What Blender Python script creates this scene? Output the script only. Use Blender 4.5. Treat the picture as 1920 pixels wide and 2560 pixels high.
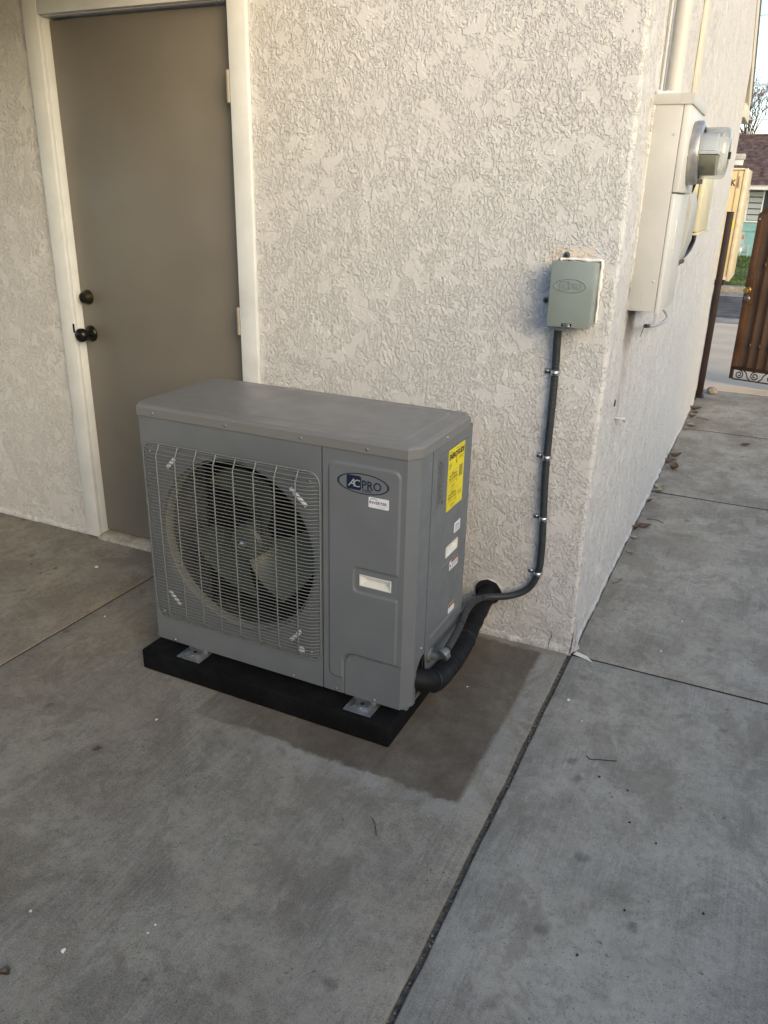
import bpy, bmesh, math, random
import numpy as np
from mathutils import Vector, Matrix, noise as mn
random.seed(7)
R = math.radians
D = bpy.data
scene = bpy.context.scene
for o in list(D.objects): D.objects.remove(o)

# ------------------------------------------------------------------ camera
def camera():
    yaw, pitch, roll = -0.4353, -0.3803, 0.0239
    cy, sy, cp, sp = math.cos(yaw), math.sin(yaw), math.cos(pitch), math.sin(pitch)
    f = Vector((sy*cp, cy*cp, sp)); r = Vector((cy, -sy, 0)); u = r.cross(f)
    cr, sr = math.cos(roll), math.sin(roll)
    r, u = r*cr + u*sr, u*cr - r*sr
    cd = D.cameras.new('camera'); co = D.objects.new('camera', cd); scene.collection.objects.link(co)
    m = Matrix.Identity(4)
    for i in range(3):
        m[i][0], m[i][1], m[i][2] = r[i], u[i], -f[i]
    m.translation = (0.4119, -2.4548, 1.4737)
    co.matrix_world = m
    cd.sensor_fit = 'VERTICAL'; cd.sensor_height = 24.0
    cd.lens = 1988.86/2560*24.0
    cd.clip_start = 0.02; cd.clip_end = 600
    scene.camera = co
camera()

# ------------------------------------------------------------------ light
SUN_EL, SUN_AZ = 20.0, 132.0            # azimuth clockwise from +Y
w = D.worlds.new('World'); scene.world = w; w.use_nodes = True
nt = w.node_tree; bg = nt.nodes['Background']
sky = nt.nodes.new('ShaderNodeTexSky'); sky.sky_type = 'NISHITA'; sky.sun_disc = False
sky.sun_elevation = R(SUN_EL); sky.sun_rotation = R(SUN_AZ)
sky.air_density = 1.0; sky.dust_density = 1.1; sky.ozone_density = 1.3
nt.links.new(sky.outputs[0], bg.inputs[0]); bg.inputs[1].default_value = 0.15
sd = D.lights.new('sun', 'SUN'); sd.energy = 0.92; sd.angle = R(45); sd.color = (1.0, 0.72, 0.28)
so = D.objects.new('sun', sd); scene.collection.objects.link(so)
sv = Vector((math.sin(R(SUN_AZ))*math.cos(R(SUN_EL)), math.cos(R(SUN_AZ))*math.cos(R(SUN_EL)), math.sin(R(SUN_EL))))
so.rotation_euler = sv.to_track_quat('Z', 'Y').to_euler(); so.location = sv*40
scene.render.engine = 'CYCLES'
scene.cycles.max_bounces = 6; scene.cycles.diffuse_bounces = 3; scene.cycles.transparent_max_bounces = 12
vs = scene.view_settings; vs.view_transform = 'Standard'; vs.look = 'None'; vs.gamma = 1.0; vs.use_curve_mapping = False
vs.exposure = 1.17
scene.render.resolution_x, scene.render.resolution_y = 768, 1024

# ------------------------------------------------------------------ materials
class NT:
    def __init__(s, name):
        s.m = D.materials.new(name); s.m.use_nodes = True; s.t = s.m.node_tree; s.b = s.t.nodes['Principled BSDF']
    def n(s, typ, **kw):
        nd = s.t.nodes.new('ShaderNode'+typ)
        ins = kw.pop('ins', {})
        for k, v in kw.items(): setattr(nd, k, v)
        for k, v in ins.items(): s.set(nd.inputs[k], v)
        return nd
    def set(s, sock, v):
        if isinstance(v, bpy.types.NodeSocket): s.t.links.new(v, sock)
        else:
            if isinstance(v, tuple) and sock.type == 'RGBA' and len(v) == 3: v = v+(1,)
            sock.default_value = v
    def math(s, op, a, b=0.0, c=None, clamp=False):
        nd = s.n('Math', operation=op, use_clamp=clamp); s.set(nd.inputs[0], a); s.set(nd.inputs[1], b)
        if c is not None: s.set(nd.inputs[2], c)
        return nd.outputs[0]
    def noise(s, vec, scale, detail=3.0, rough=0.55, dist=0.0, w=None):
        nd = s.n('TexNoise', ins={'Scale': scale, 'Detail': detail, 'Roughness': rough, 'Distortion': dist})
        if vec is not None: s.set(nd.inputs['Vector'], vec)
        return nd.outputs['Fac']
    def voro(s, vec, scale, feature='F1', out='Distance'):
        nd = s.n('TexVoronoi', feature=feature, ins={'Scale': scale}); s.set(nd.inputs['Vector'], vec)
        return nd.outputs[out]
    def ramp(s, f, a, b, lo=0.0, hi=1.0, smooth=True):
        nd = s.n('MapRange', interpolation_type='SMOOTHSTEP' if smooth else 'LINEAR')
        s.set(nd.inputs[0], f); s.set(nd.inputs[1], a); s.set(nd.inputs[2], b); s.set(nd.inputs[3], lo); s.set(nd.inputs[4], hi)
        return nd.outputs[0]
    def mix(s, f, a, b, blend='MIX'):
        nd = s.n('Mix', data_type='RGBA', blend_type=blend)
        s.set(nd.inputs[0], f); s.set(nd.inputs[6], a); s.set(nd.inputs[7], b)
        return nd.outputs[2]
    def pos(s): return s.n('NewGeometry').outputs['Position']
    def obj(s): return s.n('TexCoord').outputs['Object']
    def sep(s, v):
        nd = s.n('SeparateXYZ'); s.set(nd.inputs[0], v); return nd.outputs
    def scale(s, v, sc, loc=(0, 0, 0), rot=(0, 0, 0)):
        nd = s.n('Mapping'); s.set(nd.inputs[0], v); nd.inputs['Scale'].default_value = sc
        nd.inputs['Location'].default_value = loc; nd.inputs['Rotation'].default_value = rot
        return nd.outputs[0]
    def bump(s, h, strength=1.0, dist=0.001, normal=None):
        nd = s.n('Bump', ins={'Strength': strength, 'Distance': dist, 'Height': h})
        if normal is not None: s.set(nd.inputs['Normal'], normal)
        return nd.outputs[0]
    def out(s, col=None, rough=None, metal=None, normal=None, spec=None):
        for k, v in (('Base Color', col), ('Roughness', rough), ('Metallic', metal), ('Normal', normal), ('Specular IOR Level', spec)):
            if v is not None: s.set(s.b.inputs[k], v)
        return s.m
def boxmask(k, x, y, x0, x1, y0, y1, soft):
    a = k.ramp(x, x0-soft, x0+soft); b = k.ramp(x, x1-soft, x1+soft, 1.0, 0.0)
    c = k.ramp(y, y0-soft, y0+soft); d = k.ramp(y, y1-soft, y1+soft, 1.0, 0.0)
    return k.math('MULTIPLY', k.math('MULTIPLY', a, b), k.math('MULTIPLY', c, d))

M = {}
def simple(name, col, rough=0.5, metal=0.0, var=0.12, scale=30.0, bump=0.0, bscale=200.0, spec=0.5, dirt=0.0):
    k = NT(name); p = k.pos()
    n = k.noise(p, scale, 4.0)
    f = k.ramp(n, 0.3, 0.7, 1.0-var, 1.0+var)
    c = k.mix(1.0, col+(1,), f, 'MULTIPLY')
    if dirt:
        dn = k.ramp(k.noise(p, scale*0.35, 5.0, 0.65), 0.52, 0.72, 0.0, dirt)
        c = k.mix(dn, c, (0.09, 0.075, 0.06, 1))
    r = k.ramp(k.noise(p, scale*2.3, 3.0), 0.3, 0.7, max(rough-0.07, 0.03), min(rough+0.07, 1.0))
    nm = k.bump(k.noise(p, bscale, 3.0), 0.6, bump) if bump else None
    M[name] = k.out(c, r, metal, nm, spec)
    return M[name]

def stucco_material():
    k = NT('stucco'); p = k.pos(); x, y, z = k.sep(p)
    warp = k.n('TexNoise', ins={'Scale': 9.0, 'Detail': 2.0}); k.set(warp.inputs['Vector'], p)
    wv = k.n('VectorMath', operation='MULTIPLY_ADD'); k.set(wv.inputs[0], warp.outputs['Color'])
    wv.inputs[1].default_value = (0.035,)*3; k.set(wv.inputs[2], p); q = wv.outputs[0]
    big = k.noise(p, 5.0, 2.0, 0.5)
    # smooth knocked-down plateaus between patches of short raised strokes
    rough = k.ramp(k.noise(q, 17.0, 4.0, 0.62, 0.3), 0.40, 0.50)
    rough = k.math('MULTIPLY', rough, k.ramp(big, 0.30, 0.62, 1.0, 0.80))
    n1 = k.noise(k.scale(q, (1.0, 1.0, 0.62), rot=(0, R(24), 0)), 116.0, 3.5, 0.6, 0.45)
    s1 = k.ramp(n1, 0.44, 0.57)
    n2 = k.noise(q, 44.0, 3.0, 0.55, 0.3)
    s2 = k.ramp(n2, 0.46, 0.53)
    h = k.math('ADD', k.math('MULTIPLY', s1, k.math('MULTIPLY', rough, 0.62)), k.math('MULTIPLY', s2, k.ramp(big, 0.35, 0.65, 0.20, 0.08)))
    fine = k.noise(p, 420.0, 2.0, 0.6)
    h = k.math('ADD', h, k.math('MULTIPLY', fine, 0.05))
    flat = k.ramp(k.noise(p, 9.0, 4.0, 0.65, 0.4), 0.60, 0.64)
    h = k.math('ADD', k.math('MULTIPLY', h, k.math('SUBTRACT', 1.0, k.math('MULTIPLY', flat, 0.85))), k.math('MULTIPLY', flat, 0.55))
    nm = k.bump(h, 1.0, 0.0043)
    base = k.mix(k.noise(p, 2.2, 4.0, 0.6), (0.570, 0.566, 0.562, 1), (0.640, 0.636, 0.632, 1))
    # darker tone in the hollows, stronger close to the ground
    holl = k.math('SUBTRACT', 1.0, h, clamp=True)
    low = k.ramp(z, 0.0, 0.6, 0.16, 0.03)
    base = k.mix(k.math('MULTIPLY', k.ramp(holl, 0.55, 0.95), low), base, (0.30, 0.27, 0.25, 1))
    # splash dirt
    sp = k.math('MULTIPLY', k.ramp(k.noise(q, 60.0, 4.0, 0.7), 0.60, 0.68), k.ramp(z, 0.02, 0.42, 0.55, 0.0))
    base = k.mix(sp, base, (0.20, 0.17, 0.15, 1))
    # dark specks on the side wall paint the shade in its pits
    sidew = k.ramp(x, -0.006, -0.001)
    pit = k.math('MULTIPLY', k.ramp(k.voro(k.scale(p, (1.0, 1.0, 0.45)), 62.0), 0.14, 0.26, 1.0, 0.0), k.ramp(k.noise(p, 21.0, 2.0), 0.44, 0.52))
    pit = k.math('MULTIPLY', k.math('MULTIPLY', pit, sidew), k.ramp(y, 0.3, 3.0, 0.75, 0.45))
    base = k.mix(pit, base, (0.20, 0.185, 0.18, 1))
    # old unpainted patch over the shut-off box
    warpn = k.math('MULTIPLY', k.math('SUBTRACT', k.noise(p, 70.0, 3.0), 0.5), 0.03)
    pt = boxmask(k, k.math('ADD', x, warpn), k.math('ADD', z, warpn), -0.205, -0.075, 1.28, 1.338, 0.006)
    base = k.mix(k.math('MULTIPLY', k.math('MULTIPLY', pt, 0.4), k.ramp(x, -0.006, -0.001, 1.0, 0.0)), base, (0.66, 0.50, 0.36, 1))
    # shadow and hole under the meter panel painted dark, with a rust streak
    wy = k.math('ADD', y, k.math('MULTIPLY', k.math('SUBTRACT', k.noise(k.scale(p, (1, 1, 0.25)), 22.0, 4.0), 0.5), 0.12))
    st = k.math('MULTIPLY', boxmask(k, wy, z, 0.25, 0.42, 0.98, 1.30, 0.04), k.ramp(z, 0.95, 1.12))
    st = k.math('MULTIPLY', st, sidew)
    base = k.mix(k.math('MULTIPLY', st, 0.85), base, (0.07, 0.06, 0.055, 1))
    st2 = k.math('MULTIPLY', k.math('MULTIPLY', boxmask(k, wy, z, 0.27, 0.40, 0.55, 1.10, 0.05), k.ramp(z, 0.6, 1.0)), sidew)
    base = k.mix(k.math('MULTIPLY', st2, 0.35), base, (0.28, 0.22, 0.17, 1))
    M['stucco'] = k.out(base, 0.78, 0.0, nm, 0.3)
stucco_material()

def concrete_material(name, dark, light, stain=False, seed=0.0, tint=0.0):
    k = NT(name); p0 = k.pos(); p = k.scale(p0, (1, 1, 1), (seed, seed*1.7, 0)); x, y, z = k.sep(p0)
    c = k.mix(k.ramp(k.noise(p, 2.3, 9.0, 0.74), 0.36, 0.64), dark+(1,), light+(1,))
    # crisp patchy laitance: pale skin worn through to darker paste
    lt = k.noise(k.scale(p, (1.5, 1.0, 1.0)), 6.5, 9.0, 0.78, 0.25)
    c = k.mix(k.ramp(lt, 0.515, 0.545, 0.0, 0.34), c, tuple(min(1, v*1.22) for v in light)+(1,))
    c = k.mix(k.ramp(lt, 0.455, 0.425, 0.0, 0.36), c, tuple(v*0.66 for v in dark)+(1,))
    cr_ = k.noise(p, 42.0, 6.0, 0.74, 0.3); c = k.mix(k.ramp(cr_, 0.40, 0.46, 0.30, 0.0), c, tuple(v*0.50 for v in dark)+(1,)); c = k.mix(k.ramp(cr_, 0.55, 0.62, 0.0, 0.26), c, tuple(min(1, v*1.35) for v in light)+(1,))
    bl = k.noise(k.scale(p, (1.3, 1.0, 1.0)), 3.4, 8.0, 0.72, 0.6); c = k.mix(k.ramp(bl, 0.49, 0.40, 0.0, 0.50), c, tuple(v*w_ for v, w_ in zip(dark, (0.62, 0.58, 0.52)))+(1,))
    pore = k.math('MULTIPLY', k.ramp(k.voro(p, 105.0), 0.10, 0.20, 1.0, 0.0), k.ramp(k.noise(p, 16.0, 3.0), 0.44, 0.54, 0.0, 0.80))
    c = k.mix(pore, c, (0.05, 0.045, 0.04, 1))
    # brownish dust, stronger towards the door side
    br = k.math('MULTIPLY', k.ramp(k.noise(p, 2.6, 5.0, 0.65), 0.42, 0.66), k.ramp(k.math('ADD', x, k.math('MULTIPLY', y, -0.8)), -2.2, 0.8, 0.65, 0.22))
    c = k.mix(br, c, (0.155, 0.115, 0.082, 1))
    # broom streaks
    st = k.noise(k.scale(p, (150, 3.0, 1), rot=(0, 0, R(3))), 1.0, 4.0, 0.7)
    amt = k.ramp(k.noise(p, 3.1, 3.0), 0.42, 0.62, 0.02, 0.15)
    c = k.mix(amt, c, k.mix(k.ramp(st, 0.40, 0.62), (0.09, 0.09, 0.088, 1), (0.42, 0.42, 0.41, 1)))
    # fine grain + sand specks
    c = k.mix(0.20, c, k.mix(k.ramp(k.noise(p, 420.0, 2.0, 0.7), 0.35, 0.65), (0.04, 0.04, 0.04, 1), (0.5, 0.5, 0.48, 1)))
    # dark blots and drops
    q = k.n('VectorMath', operation='MULTIPLY_ADD'); w_ = k.n('TexNoise', ins={'Scale': 14.0, 'Detail': 3.0}); k.set(w_.inputs['Vector'], p)
    k.set(q.inputs[0], w_.outputs['Color']); q.inputs[1].default_value = (0.06,)*3; k.set(q.inputs[2], p); q = q.outputs[0]
    b1 = k.math('MULTIPLY', k.ramp(k.voro(q, 9.0), 0.07, 0.22, 1.0, 0.0), k.ramp(k.noise(p, 3.7, 2.0), 0.50, 0.60, 0.0, 0.45))
    c = k.mix(b1, c, (0.050, 0.042, 0.034, 1))
    b2 = k.math('MULTIPLY', k.ramp(k.voro(q, 36.0), 0.06, 0.20, 1.0, 0.0), k.ramp(k.noise(p, 5.9, 2.0), 0.56, 0.64, 0.0, 0.55))
    c = k.mix(b2, c, (0.045, 0.038, 0.032, 1))
    pt = k.math('MULTIPLY', k.ramp(k.voro(p, 34.0), 0.02, 0.07, 1.0, 0.0), k.ramp(k.noise(p, 8.0), 0.55, 0.62, 0.0, 0.5))
    c = k.mix(pt, c, (0.62, 0.61, 0.58, 1))
    rough = 0.85
    if stain:
        wn = k.math('ADD', k.math('MULTIPLY', k.math('SUBTRACT', k.noise(p, 6.0, 5.0, 0.65), 0.5), 0.10), k.math('MULTIPLY', k.math('SUBTRACT', k.noise(p, 40.0, 3.0, 0.6), 0.5), 0.012))
        ms = boxmask(k, k.math('ADD', x, k.math('MULTIPLY', wn, 0.35)), k.math('ADD', y, wn), -0.95, -0.092, -0.868, -0.045, 0.010)
        mott = k.ramp(k.noise(p, 5.0, 5.0, 0.65), 0.3, 0.7, 0.55, 0.86)
        mott = k.math('MULTIPLY', mott, k.ramp(x, -0.95, -0.55, 0.65, 1.0))
        c = k.mix(k.math('MULTIPLY', ms, mott), c, k.mix(k.noise(p, 11.0, 4.0), (0.060, 0.045, 0.031, 1), (0.108, 0.084, 0.060, 1)))
        # pale lime rim outside the stain
        rim = k.math('SUBTRACT', boxmask(k, k.math('ADD', x, wn), k.math('ADD', y, wn), -0.85, -0.04, -0.93, 0.1, 0.03), ms, clamp=True)
        c = k.mix(k.math('MULTIPLY', rim, k.ramp(k.noise(p, 10.0, 4.0), 0.35, 0.65, 0.05, 0.40)), c, (0.36, 0.36, 0.345, 1))
        # footprint-like drips by the door
        dr = k.math('MULTIPLY', boxmask(k, x, y, -2.25, -2.05, -0.42, -0.22, 0.04), k.ramp(k.voro(k.scale(q, (1.0, 0.55, 1)), 26.0), 0.14, 0.26, 1.0, 0.0))
        c = k.mix(k.math('MULTIPLY', dr, 0.75), c, (0.035, 0.028, 0.020, 1))
    h = k.math('ADD', k.math('MULTIPLY', st, 0.7), k.math('MULTIPLY', k.noise(p, 230.0, 4.0, 0.7), 0.8))
    h = k.math('ADD', h, k.math('MULTIPLY', k.noise(p, 26.0, 4.0), 1.4))
    M[name] = k.out(c, rough, 0.0, k.bump(h, 0.8, 0.0026), 0.25)
concrete_material('concrete_patio', (0.205, 0.183, 0.140), (0.318, 0.292, 0.232), stain=True)
concrete_material('concrete_walk', (0.288, 0.267, 0.216), (0.420, 0.393, 0.326), seed=3.7)
simple('concrete_drive', (0.62, 0.49, 0.35), 0.85, var=0.12, scale=1.6, bump=0.002, bscale=120)
concrete_material('kerb_concrete', (0.34, 0.32, 0.29), (0.44, 0.42, 0.38), seed=5.1)
simple('joint_dirt', (0.082, 0.072, 0.058), 0.95, var=0.5, scale=90, bump=0.004, bscale=160)
simple('joint_dark', (0.026, 0.023, 0.019), 0.95, var=0.4, scale=60)
simple('asphalt', (0.085, 0.085, 0.088), 0.9, var=0.45, scale=3.0, bump=0.004, bscale=60)
simple('soil', (0.10, 0.08, 0.06), 0.95, var=0.3, scale=4)
simple('grass_ground', (0.060, 0.090, 0.026), 0.9, var=0.35, scale=6)
simple('grass_blade', (0.075, 0.125, 0.030), 0.6, var=0.5, scale=2.0)
simple('white_trim', (0.66, 0.68, 0.685), 0.42, var=0.05, scale=8, bump=0.0006, bscale=50, dirt=0.10)
simple('door_paint', (0.162, 0.149, 0.130), 0.40, var=0.05, scale=3.5, bump=0.0004, bscale=260, dirt=0.02)
simple('hinge_paint', (0.33, 0.30, 0.25), 0.45, var=0.1)
simple('threshold', (0.42, 0.38, 0.31), 0.6, var=0.25, scale=30, dirt=0.35)
simple('bronze', (0.016, 0.014, 0.012), 0.30, 0.55, var=0.3)
simple('bronze_worn', (0.045, 0.037, 0.025), 0.34, 0.75, var=0.3)
simple('ac_paint', (0.141, 0.153, 0.166), 0.46, var=0.045, scale=9, bump=0.00025, bscale=900)
simple('ac_lid', (0.172, 0.174, 0.174), 0.36, var=0.03, scale=4)
simple('ac_wire', (0.165, 0.176, 0.178), 0.42, var=0.06, scale=40)
simple('ring_lit_grey', (0.250, 0.258, 0.245), 0.5, var=0.06, scale=20)  # paler than the casing, painting in light on the fan opening's inner wall
simple('fan_plastic', (0.072, 0.084, 0.069), 0.42, var=0.1, scale=12)
simple('dark_inside', (0.006, 0.006, 0.007), 0.8, var=0.2)
simple('seam_dark', (0.012, 0.012, 0.013), 0.8)
simple('zinc', (0.58, 0.60, 0.62), 0.28, 1.0, var=0.18, scale=50)
simple('galvanised', (0.30, 0.32, 0.335), 0.42, 0.75, var=0.25, scale=45)
simple('handle_white', (0.66, 0.66, 0.62), 0.45, var=0.04)
simple('pad_rubber', (0.0055, 0.0058, 0.0065), 0.80, var=0.4, scale=14, bump=0.0008, bscale=220, spec=0.15, dirt=0.03)
simple('insulation', (0.010, 0.011, 0.013), 0.62, var=0.4, scale=18, bump=0.004, bscale=42, spec=0.2)
simple('logo_navy', (0.008, 0.014, 0.040), 0.4, var=0.0)
simple('logo_grey', (0.30, 0.34, 0.36), 0.4, var=0.0)
simple('label_white', (0.72, 0.73, 0.78), 0.45, var=0.03)
simple('print_black', (0.008, 0.008, 0.010), 0.5, var=0.0)
simple('print_olive', (0.13, 0.12, 0.015), 0.5, var=0.0)
simple('print_olive_pale', (0.33, 0.29, 0.045), 0.5, var=0.1)
simple('print_green', (0.06, 0.30, 0.07), 0.5, var=0.0)
simple('print_orange', (0.32, 0.13, 0.025), 0.5, var=0.1)
simple('print_lilac', (0.36, 0.37, 0.52), 0.5, var=0.05)
simple('print_grey', (0.085, 0.09, 0.10), 0.5, var=0.1)
simple('rating_plate', (0.130, 0.138, 0.148), 0.4, var=0.05)
simple('label_yellow', (0.74, 0.63, 0.02), 0.42, var=0.03)
simple('box_grey', (0.235, 0.275, 0.262), 0.36, var=0.04, scale=14)
simple('caulk', (0.80, 0.79, 0.74), 0.5, var=0.05, bump=0.002, bscale=120)
simple('panel_paint', (0.50, 0.495, 0.475), 0.48, var=0.05, scale=7, bump=0.0004, bscale=60, dirt=0.05)
simple('panel_cover', (0.60, 0.595, 0.57), 0.45, var=0.05, scale=7)
simple('utility_grey', (0.42, 0.42, 0.41), 0.5, var=0.06, scale=9)
simple('fitting_grey', (0.15, 0.165, 0.17), 0.38, 0.3, var=0.1, scale=40)
simple('beige_plastic', (0.60, 0.55, 0.38), 0.45, var=0.06, scale=9)
simple('cable_black', (0.010, 0.010, 0.011), 0.45, var=0.2)
simple('cable_grey', (0.42, 0.41, 0.42), 0.5, var=0.15)
simple('meter_ring', (0.36, 0.36, 0.37), 0.38, 0.6, var=0.2, scale=30)
simple('meter_grey', (0.60, 0.61, 0.62), 0.5, var=0.05)
simple('meter_olive', (0.36, 0.345, 0.25), 0.5, var=0.1)
simple('post_brown', (0.030, 0.017, 0.013), 0.5, 0.2, var=0.25, scale=12)
simple('gate_brown', (0.098, 0.046, 0.022), 0.42, 0.25, var=0.3, scale=5)
simple('gate_bar', (0.040, 0.018, 0.010), 0.45, 0.25, var=0.3, scale=8)
simple('gate_mesh', (0.120, 0.072, 0.044), 0.6, 0.2, var=0.22, scale=3)
simple('brass', (0.72, 0.50, 0.18), 0.20, 1.0, var=0.15)
simple('steel_grey', (0.20, 0.19, 0.18), 0.35, 0.8)
simple('trailer_cream', (0.58, 0.44, 0.22), 0.40, var=0.10, scale=3, dirt=0.12)
simple('trailer_edge', (0.64, 0.53, 0.36), 0.40, var=0.1, scale=8, dirt=0.12)
simple('trailer_inner', (0.48, 0.35, 0.20), 0.5, var=0.15, scale=8)
simple('print_faint', (0.62, 0.46, 0.26), 0.5)
simple('decal_yellow', (0.72, 0.60, 0.06), 0.4)
simple('aqua_paint', (0.21, 0.40, 0.42), 0.7, var=0.08, scale=3)
simple('shingle', (0.105, 0.068, 0.060), 0.85, var=0.55, scale=6.0, bump=0.006, bscale=30)
simple('fascia_white', (0.68, 0.70, 0.70), 0.5, var=0.08)
simple('pane', (0.035, 0.045, 0.055), 0.15, var=0.1)
simple('blind', (0.36, 0.40, 0.43), 0.6, var=0.1)
simple('car_paint', (0.55, 0.56, 0.57), 0.25, 0.3, var=0.04)
simple('tyre', (0.014, 0.014, 0.015), 0.8, var=0.3)
simple('bark', (0.10, 0.06, 0.045), 0.9, var=0.3)
simple('leaf_red', (0.17, 0.060, 0.040), 0.7, var=0.4, scale=3)
simple('leaf_dry', (0.11, 0.075, 0.050), 0.8, var=0.45, scale=60)
simple('leaf_pale', (0.26, 0.23, 0.19), 0.8, var=0.35, scale=60)
simple('twig', (0.020, 0.015, 0.012), 0.8)
simple('chip_white', (0.74, 0.72, 0.66), 0.6, var=0.1)
simple('rock', (0.24, 0.20, 0.165), 0.85, var=0.3, scale=25, bump=0.006, bscale=40)
simple('block', (0.36, 0.33, 0.29), 0.9, var=0.2, scale=6, bump=0.003, bscale=60)
simple('wood_paint', (0.40, 0.35, 0.28), 0.6, var=0.12, scale=6)
simple('roof_board', (0.60, 0.56, 0.47), 0.6, var=0.08, scale=6)
simple('fascia_tan', (0.30, 0.27, 0.22), 0.6, var=0.1, scale=6)
k = NT('meter_glass')
tb = k.n('BsdfTransparent', ins={'Color': (0.93, 0.94, 0.92)}); gb = k.n('BsdfGlossy', ins={'Color': (0.95, 0.97, 1.0), 'Roughness': 0.06})
lw = k.n('LayerWeight', ins={'Blend': 0.35}); mx = k.n('MixShader'); k.set(mx.inputs[0], k.ramp(lw.outputs['Fresnel'], 0.0, 1.0, 0.03, 0.55, False))
k.t.links.new(tb.outputs[0], mx.inputs[1]); k.t.links.new(gb.outputs[0], mx.inputs[2]); k.t.links.new(mx.outputs[0], k.t.nodes['Material Output'].inputs[0])
M['meter_glass'] = k.m

# ------------------------------------------------------------------ mesh helpers
class MB:
    def __init__(s): s.v = []; s.f = []
    def add(s, vs, fs):
        o = len(s.v); s.v += [tuple(v) for v in vs]; s.f += [tuple(i+o for i in f) for f in fs]; return s
    def box(s, x0, x1, y0, y1, z0, z1):
        vs = [(x, y, z) for x in (x0, x1) for y in (y0, y1) for z in (z0, z1)]
        return s.add(vs, [(0, 1, 3, 2), (4, 6, 7, 5), (0, 4, 5, 1), (2, 3, 7, 6), (0, 2, 6, 4), (1, 5, 7, 3)])
    def tube(s, pts, r, n=8, closed=False, caps=True):
        pts = [Vector(p) for p in pts]; N = len(pts)
        rr = r if isinstance(r, (list, tuple)) else [r]*N
        tang = []
        for i in range(N):
            a = pts[(i-1) % N] if (closed or i > 0) else pts[i]; b = pts[(i+1) % N] if (closed or i < N-1) else pts[i]
            tang.append((b-a).normalized())
        up = Vector((0, 0, 1)) if abs(tang[0].z) < 0.9 else Vector((1, 0, 0))
        nx = tang[0].cross(up).normalized(); vs = []
        for i in range(N):
            t = tang[i]; nx = (nx - t*nx.dot(t)).normalized(); ny = t.cross(nx)
            for j in range(n):
                a = 2*math.pi*j/n; vs.append(pts[i] + (nx*math.cos(a)+ny*math.sin(a))*rr[i])
        fs = []
        for i in range(N if closed else N-1):
            for j in range(n):
                a = i*n+j; b = i*n+(j+1) % n; c = ((i+1) % N)*n+(j+1) % n; d = ((i+1) % N)*n+j
                fs.append((a, b, c, d))
        if caps and not closed:
            fs.append(tuple(range(n-1, -1, -1))); fs.append(tuple((N-1)*n+j for j in range(n)))
        return s.add(vs, fs)
    def prism(s, poly, fn, t0, t1):
        """poly: list of (a,b); fn(a,b,t)->xyz; extruded t0..t1"""
        n = len(poly); vs = [fn(a, b, t0) for a, b in poly]+[fn(a, b, t1) for a, b in poly]
        fs = [tuple(range(n)), tuple(range(2*n-1, n-1, -1))]+[(i, i+n, (i+1) % n+n, (i+1) % n) for i in range(n)]
        return s.add(vs, fs)
    def lathe(s, prof, fn, n=24, cap=True):
        """prof: list of (r,h); fn(x,y,h)->xyz"""
        vs = [fn(r*math.cos(2*math.pi*j/n), r*math.sin(2*math.pi*j/n), h) for r, h in prof for j in range(n)]
        fs = [(i*n+j, i*n+(j+1) % n, (i+1)*n+(j+1) % n, (i+1)*n+j) for i in range(len(prof)-1) for j in range(n)]
        if cap: fs += [tuple(range(n-1, -1, -1)), tuple((len(prof)-1)*n+j for j in range(n))]
        return s.add(vs, fs)
    def field(s, a0, a1, b0, b1, na, nb, fn):
        vs = [fn(a0+(a1-a0)*i/na, b0+(b1-b0)*j/nb) for j in range(nb+1) for i in range(na+1)]
        fs = [(j*(na+1)+i, j*(na+1)+i+1, (j+1)*(na+1)+i+1, (j+1)*(na+1)+i) for j in range(nb) for i in range(na)]
        return s.add(vs, fs)
    def mesh(s, name, mat, bevel=0.0, seg=2, smooth=None):
        me = D.meshes.new(name); me.from_pydata(s.v, [], s.f)
        if bevel:
            bm = bmesh.new(); bm.from_mesh(me); bmesh.ops.remove_doubles(bm, verts=bm.verts, dist=1e-6)
            bmesh.ops.recalc_face_normals(bm, faces=bm.faces)
            es = [e for e in bm.edges if len(e.link_faces) == 2 and e.calc_face_angle(0) > R(35)]
            bmesh.ops.bevel(bm, geom=es, offset=bevel, segments=seg, affect='EDGES', profile=0.5, clamp_overlap=True)
            bm.to_mesh(me); bm.free()
        else:
            bm = bmesh.new(); bm.from_mesh(me); bmesh.ops.recalc_face_normals(bm, faces=bm.faces); bm.to_mesh(me); bm.free()
        me.materials.append(M[mat])
        if smooth or bevel:
            me.polygons.foreach_set('use_smooth', [True]*len(me.polygons)); me.set_sharp_from_angle(angle=R(smooth or 40))
        return me
    def build(s, name, mat, parent=None, bevel=0.0, seg=2, smooth=None, loc=None, rz=0.0):
        return link(name, s.mesh(name, mat, bevel, seg, smooth), parent, loc, rz)
def link(name, me, parent=None, loc=None, rz=0.0):
    o = D.objects.new(name, me); scene.collection.objects.link(o)
    if parent is not None: o.parent = parent
    if loc is not None: o.location = loc
    if rz: o.rotation_euler.z = rz
    return o
def tag(o, label=None, cat=None, group=None, kind=None):
    if label: o['label'] = label
    if cat: o['category'] = cat
    if group: o['group'] = group
    if kind: o['kind'] = kind
    return o
def empty(name, loc=(0, 0, 0), rz=0.0, label=None, cat=None, group=None):
    o = D.objects.new(name, None); scene.collection.objects.link(o); o.location = loc; o.rotation_euler.z = rz
    o.empty_display_size = 0.1
    return tag(o, label, cat, group)
def B(*a): return MB().box(*a)
def sm(t): t = max(0.0, min(1.0, t)); return t*t*(3-2*t)
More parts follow.
